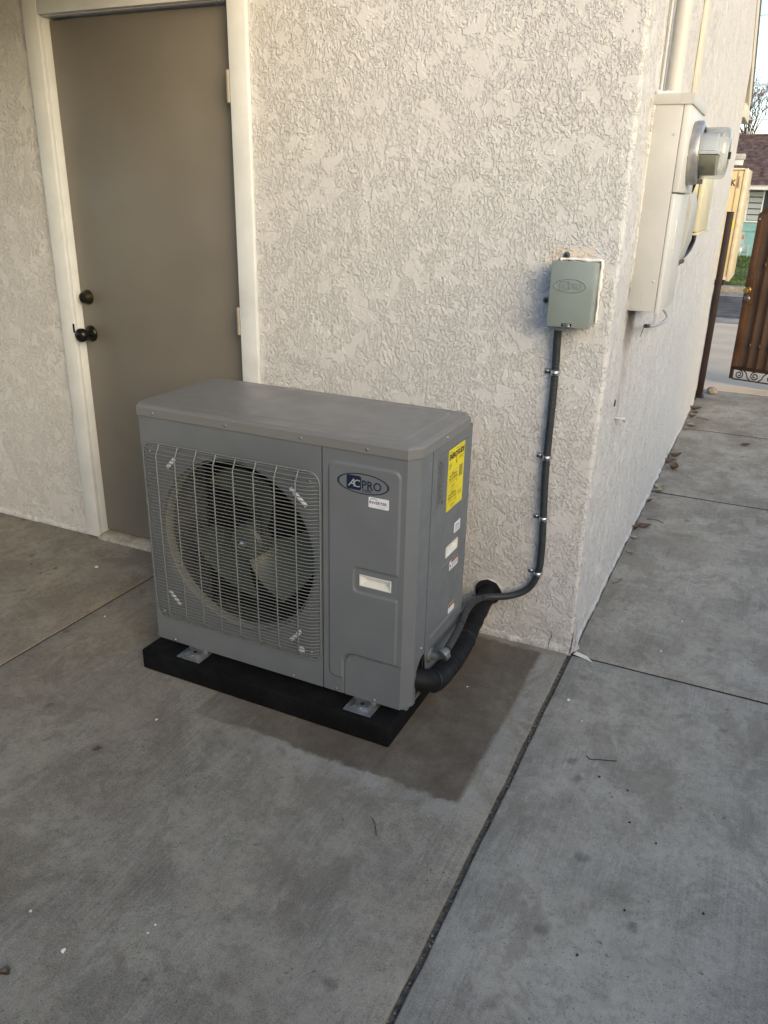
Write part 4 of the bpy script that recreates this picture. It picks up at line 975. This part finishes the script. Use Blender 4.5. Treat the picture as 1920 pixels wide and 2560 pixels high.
for zz in (1.42, 1.50): bbp(B(0.03, 0.058, 1.291, 1.300, zz, zz+0.03), 'clip', 'beige_plastic', bevel=0.002)
tag(MB().tube(smooth_path([(0.055, 1.50, 1.345), (0.054, 1.49, 1.310), (0.045, 1.42, 1.270), (0.030, 1.30, 1.245), (0.012, 1.12, 1.225)], 5), [0.010]*21, 10).build('drop_cable', 'cable_black', smooth=60), 'black cable looping down from the beige utility box', 'cable')
# bolts above the housing and loose tag on the cover
for i, (yy, zz) in enumerate(((1.02, 1.745), (1.06, 1.742), (1.02, 1.712), (1.06, 1.710))):
    tag(MB().lathe([(0.008, 0), (0.008, 0.004), (0.005, 0.009), (0.0005, 0.010)], lambda a, b, h: (0.001+h, yy+a, zz+b), 8).build('wall_bolt', 'steel_grey', smooth=40), 'small bolt head in the side wall above the meter', 'bolt', 'bolts in the side wall above the meter')
tag(MB().add([(0.004, 0.70, 1.742), (0.024, 0.70, 1.790), (0.030, 0.702, 1.790), (0.010, 0.702, 1.735), (0.003, 0.712, 1.742), (0.022, 0.712, 1.790)], [(0, 1, 2, 3), (0, 4, 5, 1)]).build('metal_tag', 'panel_paint'), 'small bent metal tag behind the meter panel top', 'tag')
# wire stub with taped end
ws = empty('wire_stub', (0.0, 0.9, 1.08), label='grey wire stub with black taped end curling out of the side wall', cat='wire')
def wsp(mb, name, mat, **kw):
    o = mb.build(name, mat, None, **kw); o.parent = ws; o.matrix_parent_inverse = Matrix.Translation((0, -0.9, -1.08)); return o
W1 = smooth_path([(-0.004, 0.93, 1.098), (0.030, 0.90, 1.085), (0.05, 0.955, 1.047), (0.052, 0.87, 1.038), (0.052, 0.695, 1.046), (0.052, 0.50, 1.066), (0.052, 0.40, 1.079)], 6)
wsp(MB().tube(W1, 0.0058, 10), 'sheath', 'cable_grey', smooth=60)
wsp(MB().tube([(0.052, 0.41, 1.0777), (0.052, 0.335, 1.087)], 0.0066, 10), 'taped_end', 'cable_black', smooth=40)
wsp(MB().tube([(0.052, 0.336, 1.087), (0.050, 0.312, 1.083), (0.045, 0.300, 1.055)], 0.0014, 6), 'bare_strand', 'steel_grey', smooth=60)
# hook on the side wall
tag(MB().tube(smooth_path([(-0.003, 0.30, 0.775), (0.018, 0.30, 0.775), (0.026, 0.32, 0.768), (0.024, 0.36, 0.752), (0.016, 0.375, 0.762)], 4), 0.0042, 8).build('wall_hook', 'panel_cover', smooth=60), 'small white painted hook screwed into the side wall', 'hook')
tag(MB().lathe([(0.007, 0), (0.005, 0.004), (0.0005, 0.005)], lambda a, b, h: (0.0005+h, 0.235+a, 0.842+b*2.0), 8).build('wall_plug', 'cable_black', smooth=40), 'dark plugged hole in the side wall above the hook', 'plug')

# ------------------------------------------------------------------ gate
post = empty('gate_post', (0.034, 4.40, 0), label='dark brown steel post fixed to the end of the house wall', cat='post', group='steel gate posts')
B(-0.034, 0.012, -0.04, 0.04, 0, 1.40).build('shaft', 'post_brown', post, bevel=0.003); B(-0.036, 0.014, -0.042, 0.042, 1.40, 1.407).build('cap', 'post_brown', post, bevel=0.002)
B(-0.034, 0.024, -0.055, 0.055, 0.0, 0.012).build('base_plate', 'post_brown', post)
post2 = clone(post, loc=(1.165, 4.745, 0)); post2['label'] = 'dark brown steel post carrying the hinges of the open gate'
GL = 0.93; g0 = Vector((0.205, 5.028)); g1 = Vector((1.10, 4.78)); gdir = math.atan2(g1.y-g0.y, g1.x-g0.x)
gate = empty('iron_gate', (0.205, 5.028, 0.05), gdir, 'brown iron security gate standing ajar with scrollwork foot and brass knob', 'gate')
GW = (g1-g0).length
def gp(mb, name, mat, par=None, **kw): return mb.build(name, mat, par or gate, **kw)
# local: x along gate from the free edge, y depth, z up from gate bottom
gp(B(0, 0.045, -0.02, 0.02, 0.115, 1.300), 'stile', 'gate_brown', bevel=0.003); gp(B(GW-0.045, GW, -0.02, 0.02, 0.115, 1.300), 'stile', 'gate_brown', bevel=0.003)
gp(B(0.0, GW, -0.02, 0.02, 0.088, 0.114), 'bottom_rail', 'gate_bar', bevel=0.003)
ar = [(GW*i/16, 1.300+0.20*math.sin(math.pi*i/16)**0.85) for i in range(17)]
m = MB()
for i, (a, b) in enumerate(ar):
    m.v += [(a, -0.02, b), (a, -0.02, b+0.04), (a, 0.02, b+0.04), (a, 0.02, b)]
    if i:
        for q in range(4): m.f.append(((i-1)*4+q, i*4+q, i*4+(q+1) % 4, (i-1)*4+(q+1) % 4))
m.f += [(0, 1, 2, 3), (16*4, 16*4+1, 16*4+2, 16*4+3)]
gp(m, 'arched_rail', 'gate_brown')
m = MB(); top = [(a, b) for a, b in ar if 0.02 < a < GW-0.02]
poly = [(0.03, 0.11)]+[(GW-0.03, 0.11), (GW-0.03, 1.31)]+[(a, b+0.01) for a, b in reversed(top)]+[(0.03, 1.31)]
gp(MB().prism(poly, lambda a, b, t: (a, t, b), 0.004, 0.007), 'screen_panel', 'gate_mesh')
nbar = 10
for i in range(nbar):
    x = 0.045+(GW-0.09)*(i+1)/(nbar+1); zt = 1.30+0.20*math.sin(math.pi*x/GW)**0.85
    b_ = gp(B(x-0.0065, x+0.0065, -0.013, 0.0, 0.113, zt+0.01), 'bar', 'gate_bar')
    for kz in (0.30, 0.95):
        MB().lathe([(0.004, -0.030), (0.012, -0.016), (0.016, 0.0), (0.012, 0.016), (0.004, 0.030)], lambda a, b, h: (x+a, -0.0065+b, kz+h), 8).build('knuckle', 'gate_bar', b_, smooth=60)
gp(B(0.0, 0.026, -0.016, 0.016, 0.008, 0.0885), 'foot_stub', 'gate_bar', bevel=0.002); gp(B(GW-0.026, GW, -0.016, 0.016, 0.008, 0.0885), 'foot_stub', 'gate_bar')
gp(B(0.0265, GW-0.0265, -0.009, 0.009, 0.002, 0.012), 'foot_rail', 'gate_bar')
def spiral(cx, cz, r0, turns, a0, sgn):
    pts = []
    for i in range(26):
        t = i/25; a = a0+sgn*2*math.pi*turns*t; r_ = r0*(1-0.78*t); pts.append((cx+r_*math.cos(a), 0.0, cz+r_*math.sin(a)))
    return pts
nsc = 7
for i in range(nsc):
    cx = 0.075+i*(GW-0.15)/(nsc-1); s = 1 if i % 2 else -1
    gp(MB().tube(spiral(cx, 0.050, 0.036, 1.6, R(90), s), 0.0052, 6), 'scroll', 'gate_bar', smooth=60)
    if i < nsc-1:
        cx2 = cx+(GW-0.15)/(nsc-1)/2
        gp(MB().tube(smooth_path([(cx2-0.030, 0, 0.014), (cx2-0.006, 0, 0.034), (cx2+0.006, 0, 0.066), (cx2+0.030, 0, 0.086)] if s > 0 else [(cx2-0.030, 0, 0.086), (cx2-0.006, 0, 0.066), (cx2+0.006, 0, 0.034), (cx2+0.030, 0, 0.014)], 4), 0.0052, 6), 'scroll_bar', 'gate_bar', smooth=60)
gp(B(-0.002, 0.075, -0.024, -0.018, 0.640, 0.84), 'lock_plate', 'gate_brown', bevel=0.002)
gp(MB().lathe([(0.027, 0), (0.026, 0.006), (0.011, 0.010), (0.011, 0.028), (0.024, 0.038), (0.028, 0.050), (0.022, 0.062), (0.002, 0.066)], lambda a, b, h: (0.030+a, -0.024-h, 0.752+b), 18), 'knob', 'brass', smooth=50)
gp(MB().lathe([(0.027, 0), (0.025, 0.010), (0.018, 0.016), (0.001, 0.017)], lambda a, b, h: (0.034+a, -0.024-h, 0.683+b), 18), 'lock_cylinder', 'steel_grey', smooth=40)
for hz in (0.3, 1.1): gp(MB().lathe([(0.010, 0), (0.010, 0.09)], lambda a, b, h: (GW+0.012+a, b, hz+h), 10), 'hinge', 'gate_bar', smooth=40)
# stone at the post foot
bm = bmesh.new(); bmesh.ops.create_icosphere(bm, subdivisions=3, radius=0.045)
for v in bm.verts: v.co *= 1+0.35*mn.noise(v.co*18); v.co.z *= 0.7
me = D.meshes.new('stone'); bm.to_mesh(me); bm.free(); me.materials.append(M['rock']); me.polygons.foreach_set('use_smooth', [True]*len(me.polygons))
tag(link('stone', me, None, (0.105, 4.56, 0.026)), 'small rounded tan stone lying by the gate post foot', 'stone')

# ------------------------------------------------------------------ litter
def leaf_mesh(seed, s, mat):
    r_ = random.Random(seed); m = MB(); n = 7; curl = r_.uniform(0.3, 1.0)*s; bend = r_.uniform(-.3, .3)*s
    for i in range(n+1):
        t = i/n; wd = s*0.30*math.sin(math.pi*min(1, t*0.97+0.02))**0.8; x = (t-0.5)*s*1.1; z0 = curl*0.45*(2*t-1)**2
        for q in (-1, 0, 1): m.v.append((x, q*wd+bend*math.sin(t*3), z0+abs(q)*curl*0.35*math.sin(math.pi*t)+0.001))
        if i:
            for q in (0, 1): a = (i-1)*3+q; m.f.append((a, a+1, a+4, a+3))
    return m.mesh('dry_leaf', mat, smooth=60)
leafs = [leaf_mesh(i, 0.075, 'leaf_dry') for i in range(3)]+[leaf_mesh(7, 0.07, 'leaf_pale'), leaf_mesh(8, 0.08, 'leaf_pale')]
spots = [(0.035, 3.90, 1.2), (0.045, 3.80, 1.0), (0.042, 3.66, .9), (0.052, 3.40, 1.5), (0.030, 3.28, .7), (0.055, 2.56, 1.3), (0.036, 2.44, 1.4), (0.050, 2.33, 1.3), (0.044, 1.95, 1.2), (0.038, 1.88, 1.0), (0.028, 1.68, .6), (0.048, 1.33, 1.1), (0.035, 1.26, .9), (0.032, 1.15, .8), (0.045, 0.97, .5), (0.060, 3.95, .8)]
rl = random.Random(11)
for i, (x, y, s) in enumerate(spots):
    o = link('dry_leaf', leafs[i % 5], None, (x, y, 0.003), rl.uniform(0, 6.28)); o.scale = (s*.8, s*.8, s*.8); o.rotation_euler.x = rl.uniform(-.25, .25)
    tag(o, 'dry curled leaf lying along the foot of the side wall', 'leaf', 'dry leaves along the side wall')
o = link('dry_leaf', leafs[0], None, (0.435, 3.055, 0.003), 0.6); tag(o, 'lone dark leaf out on the middle of the walkway', 'leaf'); o.scale = (.9, .9, .5)
o = link('dry_leaf', leafs[1], None, (-1.073, -1.134, 0.003), 0.9); o.scale = (.36, .36, .2); tag(o, 'tiny dark dry leaf on the patio slab before the black pad', 'leaf')
o = link('dry_leaf', leafs[2], None, (-0.735, -1.745, 0.003), 0.3); o.scale = (.36, .45, .2); tag(o, 'small dark leaf on the patio slab far from the condenser', 'leaf')
tag(MB().tube(smooth_path([(0.170, -0.528, 0.003), (0.182, -0.540, 0.004), (0.205, -0.533, 0.006), (0.235, -0.519, 0.003), (0.250, -0.512, 0.003)], 4), 0.0013, 5).build('twig', 'twig', smooth=60), 'thin dark bent twig lying on the walkway slab', 'twig')
tag(MB().tube(smooth_path([(-0.268, -1.022, 0.003), (-0.250, -1.040, 0.005), (-0.232, -1.070, 0.003)], 4), 0.0010, 5).build('twig', 'twig', smooth=60), 'short straight twig on the patio slab beside the long joint', 'twig')
for pts_, lb_ in (([(0.07, 3.67, 0.004), (0.11, 3.66, 0.006), (0.16, 3.63, 0.003)], 'thin brown twig beside the leaf cluster near the gate post'), ([(0.05, 1.42, 0.004), (0.09, 1.43, 0.006), (0.13, 1.41, 0.003)], 'thin brown twig at the side wall foot halfway along the walkway'), ([(0.03, 0.62, 0.003), (0.05, 0.64, 0.005), (0.055, 0.68, 0.003)], 'tiny twig at the side wall foot close to the house corner')):
    tag(MB().tube(smooth_path(pts_, 4), 0.0018, 5).build('twig', 'leaf_dry', smooth=60), lb_, 'twig')
rl = random.Random(21)
chips = [(0.060, -0.283, 1.3, 'walk'), (0.122, -0.373, .8, 'walk'), (0.283, 0.161, .9, 'walk'), (0.326, 0.419, .8, 'walk'), (-0.810, -1.608, .8, 'patio'), (-0.673, -1.648, 1.3, 'patio'), (-0.544, -1.515, .6, 'patio'), (-0.545, -1.538, .7, 'patio'), (-0.25, -0.36, .7, 'patio'), (-1.02, -0.95, 1.0, 'patio'), (-1.93, -0.25, 1.6, 'patio'), (-1.60, -0.55, 1.0, 'patio')]
cme = []
for sd_ in range(3):
    r_ = random.Random(sd_); bm = bmesh.new(); bmesh.ops.create_icosphere(bm, subdivisions=1, radius=0.005)
    for v in bm.verts: v.co = Vector((v.co.x*r_.uniform(.7, 1.5), v.co.y*r_.uniform(.6, 1.1), v.co.z*r_.uniform(.3, .6)))
    me = D.meshes.new('paint_chip'); bm.to_mesh(me); bm.free(); me.materials.append(M['chip_white']); cme.append(me)
for i, (x, y, s, wh) in enumerate(chips):
    o = link('paint_chip', cme[i % 3], None, (x, y, 0.003), rl.uniform(0, 6.28)); o.scale = (s,)*3
    tag(o, 'tiny white paint chip lying on the '+('walkway' if wh == 'walk' else 'patio slab'), 'paint chip', 'paint chips on the '+wh)
dme = []
for i, (x, y) in enumerate(((0.324, -0.739), (0.395, -0.782), (0.30, -0.62), (0.22, -0.60), (0.36, -1.02), (-0.36, -0.42), (-0.42, -0.50), (0.29, -1.18), (0.52, -0.95))):
    o = link('dirt_crumb', cme[i % 3].copy(), None, (x, y, 0.0025), i); o.data.materials[0] = M['twig']; o.scale = (.75,)*3
    tag(o, 'tiny dark dirt crumb on the concrete', 'dirt crumb', 'dirt crumbs on the concrete')

# ------------------------------------------------------------------ across the street
TY = 14.0
tl = empty('cargo_trailer', (-1.7, TY+0.8, -0.30), label='cream enclosed cargo trailer marked K parked on the street', cat='trailer')
def tp(mb, name, mat, par=None, **kw):
    o = mb.build(name, mat, None, **kw); par = par or tl; o.parent = par
    if par is tl: o.matrix_parent_inverse = Matrix.Translation((1.7, -TY-0.8, 0.30))
    return o
TX1 = -0.345
body = tp(B(-3.2, TX1-0.065, TY, TY+1.6, 0.14, 2.00), 'body', 'trailer_cream', bevel=0.02)
tp(B(TX1-0.064, TX1, TY-0.015, TY+1.615, 0.12, 2.03), 'rear_frame', 'trailer_edge', bevel=0.01)
tp(B(-3.22, TX1-0.065, TY-0.02, TY+1.62, 2.005, 2.035), 'roof_trim', 'trailer_edge', bevel=0.006)
tp(B(-3.2, TX1-0.065, TY-0.012, TY-0.001, 0.14, 0.20), 'sill_trim', 'trailer_edge')
tp(B(TX1-0.16, TX1-0.145, TY-0.010, TY-0.001, 0.205, 1.99), 'panel_rib', 'trailer_inner')
tp(B(TX1-0.13, TX1-0.105, TY-0.03, TY-0.001, 1.72, 1.90), 'hook_bracket', 'trailer_inner', bevel=0.004)
tp(B(TX1-0.145, TX1-0.12, TY-0.03, TY-0.001, 0.86, 0.98), 'latch', 'steel_grey', bevel=0.004)
tp(MB().prism([(-0.06, 0), (0, 0.09), (0.05, 0.03), (0.03, -0.05), (0, -0.09)], lambda a, b, t: (TX1-0.115+a*0.7, TY-t, 1.10+b), 0.003, 0.008), 'yellow_decal', 'decal_yellow')
tp(text_mb('K', -0.598, -0.517, 1.745, 1.848, lambda a, b: (a, TY-0.004, b), offset=0.03), 'lettering', 'print_black')
tp(text_mb('C', -0.503, -0.442, 1.747, 1.846, lambda a, b: (a, TY-0.004, b), offset=0.01), 'lettering', 'print_faint')
tp(B(-3.1, TX1-0.1, TY+0.2, TY+1.4, 0.02, 0.138), 'chassis', 'post_brown')
def wheel(fn, cx, cy, cz, r_, wd, par):
    t = fn(MB().lathe([(r_*0.62, 0), (r_*0.92, 0), (r_, wd*0.2), (r_, wd*0.8), (r_*0.92, wd), (r_*0.62, wd)], lambda a, b, h: (cx+a, cy+h, cz+b), 24, cap=False), 'tyre', 'tyre', smooth=40)
    fn(MB().lathe([(r_*0.63, wd*0.15), (r_*0.5, wd*0.22), (r_*0.2, wd*0.1), (0.01, wd*0.08)], lambda a, b, h: (cx+a, cy+h, cz+b), 20), 'rim', 'zinc', smooth=30)
for yy in (TY-0.01, TY+1.43): wheel(tp, -1.9, yy, 0.03, 0.33, 0.18, tl)
tp(B(-4.3, -3.2, TY+0.76, TY+0.84, 0.02, 0.10), 'drawbar', 'post_brown'); tp(B(-4.25, -4.18, TY+0.76, TY+0.84, -0.29, 0.02), 'jack_stand', 'post_brown')
# aqua house
HY = 27.6
ah = empty('aqua_house', (-1, HY+4, -0.19), label='aqua bungalow with brown shingle roof across the street', cat='house')
def hp(mb, name, mat, par=None, **kw):
    o = mb.build(name, mat, None, **kw); par = par or ah; o.parent = par
    if par is ah: o.matrix_parent_inverse = Matrix.Translation((1, -HY-4, 0.19))
    return o
hp(B(-9, 7, HY, HY+7, -0.25, 1.97), 'wall', 'aqua_paint')
hp(B(-9.02, 7.02, HY-0.03, HY-0.001, 0.60, 0.66), 'belt_trim', 'aqua_paint')
hp(B(-9.4, 7.4, HY-0.62, HY-0.58, 1.86, 2.03), 'fascia', 'fascia_white')
hp(B(-9.4, 7.4, HY-0.58, HY, 1.97, 1.99), 'soffit', 'fascia_white')
y0_, z0_, y1_, z1_ = HY-0.66, 2.02, HY+3.1, 3.66; nc = 15; sl = math.hypot(y1_-y0_, z1_-z0_)/nc; ang = math.atan2(z1_-z0_, y1_-y0_)
roof = hp(yzp([(y0_, z0_-0.02), (y1_, z1_-0.02), (HY+7.6, z0_-0.02)], -9.5, 7.5), 'roof', 'shingle')
cm_ = MB(); rs = random.Random(4)
for c in range(nc):
    t = c/nc; ya, za = y0_+(y1_-y0_)*t, z0_+(z1_-z0_)*t
    x = -4.2+rs.uniform(0, .3)
    course = MB()
    while x < 2.4:
        wd = rs.uniform(0.22, 0.42); th = rs.uniform(0.018, 0.04); dn = rs.uniform(-.02, .04)
        yb, zb = ya+(y1_-y0_)/nc*1.05, za+(z1_-z0_)/nc*1.05
        course.add([(x, ya-dn, za-dn*.44+th), (x+wd-.012, ya-dn, za-dn*.44+th), (x+wd-.012, yb, zb+0.004), (x, yb, zb+0.004), (x, ya-dn, za-dn*.44-.01), (x+wd-.012, ya-dn, za-dn*.44-.01)], [(0, 1, 2, 3), (4, 5, 1, 0), (0, 3, 4), (1, 5, 2)])
        x += wd
    o = course.build('shingle_course', 'shingle', None); o.parent = roof; o.matrix_parent_inverse = Matrix.Translation((1, -HY-4, 0.19)); o.matrix_parent_inverse = Matrix.Identity(4)
hp(B(-9.5, 7.5, y1_-0.12, y1_+0.12, z1_-0.02, z1_+0.03), 'ridge_cap', 'shingle')
win = empty('window'); win.parent = ah; win.matrix_parent_inverse = Matrix.Translation((1, -HY-4, 0.19))
def wn(mb, name, mat):
    o = mb.build(name, mat, None); o.parent = win; return o
WX0, WX1, WZ0, WZ1 = -0.80, 0.55, 0.93, 1.84
for a in ((WX0-0.05, WX0, WZ0-0.05, WZ1+0.05), (WX1, WX1+0.05, WZ0-0.05, WZ1+0.05), (WX0, WX1, WZ0-0.05, WZ0), (WX0, WX1, WZ1, WZ1+0.05), (-0.405, -0.36, WZ0, WZ1)):
    wn(B(a[0], a[1], HY-0.045, HY-0.002, a[2], a[3]), 'frame', 'fascia_white')
wn(B(WX0, WX1, HY-0.012, HY-0.003, WZ0, WZ1), 'pane', 'pane')
for i in range(5): wn(B(WX0+0.01, -0.41, HY-0.030, HY-0.014, WZ0+0.02+i*0.178, WZ0+0.165+i*0.178), 'louvre', 'blind')
vt = empty('roof_vent', (-1.34, HY+0.75, 2.55), label='white boxed roof vent with grey cap on the aqua house', cat='vent')
B(-0.13, 0.13, -0.13, 0.13, 0.0, 0.22).build('duct', 'fascia_white', vt, bevel=0.01); B(-0.17, 0.17, -0.17, 0.17, 0.221, 0.40).build('cap', 'utility_grey', vt, bevel=0.02)
# stools on the lawn edge by the house
for i, x in enumerate((-0.96, -0.66)):
    s_ = empty('garden_stool', (x, HY-0.55, -0.19), label=('low grey metal garden stool by the aqua wall, partly behind the trailer' if i == 0 else 'low grey metal garden stool by the aqua wall, beside the open gate edge'), cat='stool', group='garden stools by the aqua house')
    B(-0.12, 0.12, -0.11, 0.11, 0.36, 0.40).build('seat', 'utility_grey', s_, bevel=0.01)
    for a in (-1, 1):
        for b in (-1, 1): MB().tube([(a*0.10, b*0.09, 0.36), (a*0.12, b*0.11, 0.0)], 0.013, 6).build('leg', 'utility_grey', s_)
    B(-0.11, 0.11, -0.012, 0.012, 0.16, 0.18).build('stretcher', 'steel_grey', s_)
# parked car, mostly behind the trailer
CYP = 23.4
car = empty('parked_car', (-2.7, CYP+0.85, -0.19), label='silver car parked on the lawn side behind the cream trailer', cat='car')
def cp_(mb, name, mat, **kw):
    o = mb.build(name, mat, None, **kw); o.parent = car; o.matrix_parent_inverse = Matrix.Translation((2.7, -CYP-0.85, 0.19)); return o
side = [(-4.75, 0.10), (-4.80, 0.42), (-4.55, 0.62), (-3.75, 0.70), (-3.15, 1.12), (-2.1, 1.16), (-1.40, 0.98), (-1.0, 0.72), (-0.66, 0.66), (-0.62, 0.30), (-0.70, 0.05), (-0.82, -0.01)]
arch = lambda cx: [(cx+0.34*math.cos(R(a)), 0.06+0.34*math.sin(R(a))) for a in range(0, 181, 20)]
poly = side[:11]+[(-0.78, 0.0)]+[(x if x > -5 else x, max(z, 0.0)) for x, z in arch(-1.15)]+[(-3.6, 0.0)]+arch(-3.95)+[(-4.6, 0.0)]
m = MB(); nsec = [(0.0, 0.90), (0.05, 0.98), (0.25, 1.0), (1.45, 1.0), (1.65, 0.98), (1.70, 0.90)]; npz = len(poly)
for yy, sc in nsec:
    for x, z in poly: m.v.append((-2.7+(x+2.7)*(0.97+0.03*sc), CYP+yy+(0.16*max(0, z-0.66)*(1 if yy < .85 else -1)*(1 if abs(yy-.85) > .3 else 0)), z*(0.96+0.04*sc)))
for q in range(len(nsec)-1):
    for i in range(npz): m.f.append((q*npz+i, q*npz+(i+1) % npz, (q+1)*npz+(i+1) % npz, (q+1)*npz+i))
m.f += [tuple(range(npz)), tuple((len(nsec)-1)*npz+i for i in range(npz-1, -1, -1))]
cp_(m, 'body', 'car_paint', smooth=30)
cp_(MB().add([(-3.10, CYP+0.062, 0.76), (-1.55, CYP+0.062, 0.76), (-1.75, CYP+0.085, 1.03), (-2.95, CYP+0.085, 1.05)], [(0, 1, 2, 3)]), 'side_window', 'pane')
cp_(B(-0.69, -0.605, CYP+0.15, CYP+0.45, 0.50, 0.60), 'tail_lamp', 'print_orange', bevel=0.01); cp_(B(-0.70, -0.60, CYP+0.05, CYP+1.65, 0.10, 0.28), 'bumper', 'car_paint', bevel=0.03)
for wx in (-1.15, -3.95):
    for yy in (CYP+0.01, CYP+1.50): wheel(cp_, wx, yy, 0.09, 0.275, 0.19, car)
# bare reddish tree behind the roof
tr_ = empty('bare_tree', (-0.9, 33.0, -0.19), label='bare reddish twiggy tree top showing over the shingle roof', cat='tree')
tm = MB(); rt = random.Random(2); tips = []
def branch(p, d, ln, r_, lv):
    q = p+d*ln; tm.tube([p, p+d*ln*0.5+Vector((rt.uniform(-.05, .05), rt.uniform(-.05, .05), 0))*ln, q], [r_, r_*0.8, r_*0.6], 5, caps=False)
    if lv == 0: tips.append(q); return
    for _ in range(3 if lv > 1 else 4):
        nd = (d+Vector((rt.uniform(-.75, .75), rt.uniform(-.75, .75), rt.uniform(-.15, .55)))).normalized(); branch(q, nd, ln*rt.uniform(.55, .8), r_*0.55, lv-1)
branch(Vector((0, 0, 0)), Vector((0.03, 0, 1)), 2.1, 0.13, 5)
tm.build('trunk', 'bark', tr_, smooth=60)
lm = MB()
for q in tips:
    for _ in range(3):
        c = q+Vector((rt.gauss(0, .07), rt.gauss(0, .07), rt.gauss(0, .06))); a, b = Vector((rt.uniform(-1, 1), rt.uniform(-1, 1), rt.uniform(-1, 1))).normalized()*0.035, Vector((rt.uniform(-1, 1), rt.uniform(-1, 1), rt.uniform(-1, 1))).normalized()*0.025
        lm.add([c-a, c+b, c+a, c-b], [(0, 1, 2, 3)])
lm.build('crown', 'leaf_red', tr_)
# power lines
for x in (-16.0, 14.0):
    up = empty('utility_pole', (x, 20.0, -0.19), label='wooden utility pole carrying the power lines, '+('hidden behind the stucco house' if x < 0 else 'far along the street past the gate'), cat='pole', group='utility poles')
    MB().tube([(0, 0, 0), (0, 0, 6.4)], [0.14, 0.10], 12).build('shaft', 'bark', up, smooth=50)
    for zz in (5.55, 4.14, 3.42): B(-0.06, 0.06, -0.5, 0.5, zz, zz+0.10).build('crossarm', 'bark', up)
wires = [(20.0, 5.41, 'highest power line, alone near the roof edge'), (20.25, 4.055, 'upper line of the close pair of power lines'), (20.0, 4.00, 'lower line of the close pair of power lines'), (20.0, 3.285, 'lowest power line, just above the far roof')]
for yy, zz, lb in wires:
    pts = [(-16+30*i/20, yy, zz+0.10*(((i-10)/10)**2)-0.0) for i in range(21)]
    tag(MB().tube(pts, 0.011, 6).build('power_line', 'cable_grey', smooth=60), 'thin grey '+lb, 'power line', 'power lines across the sky')
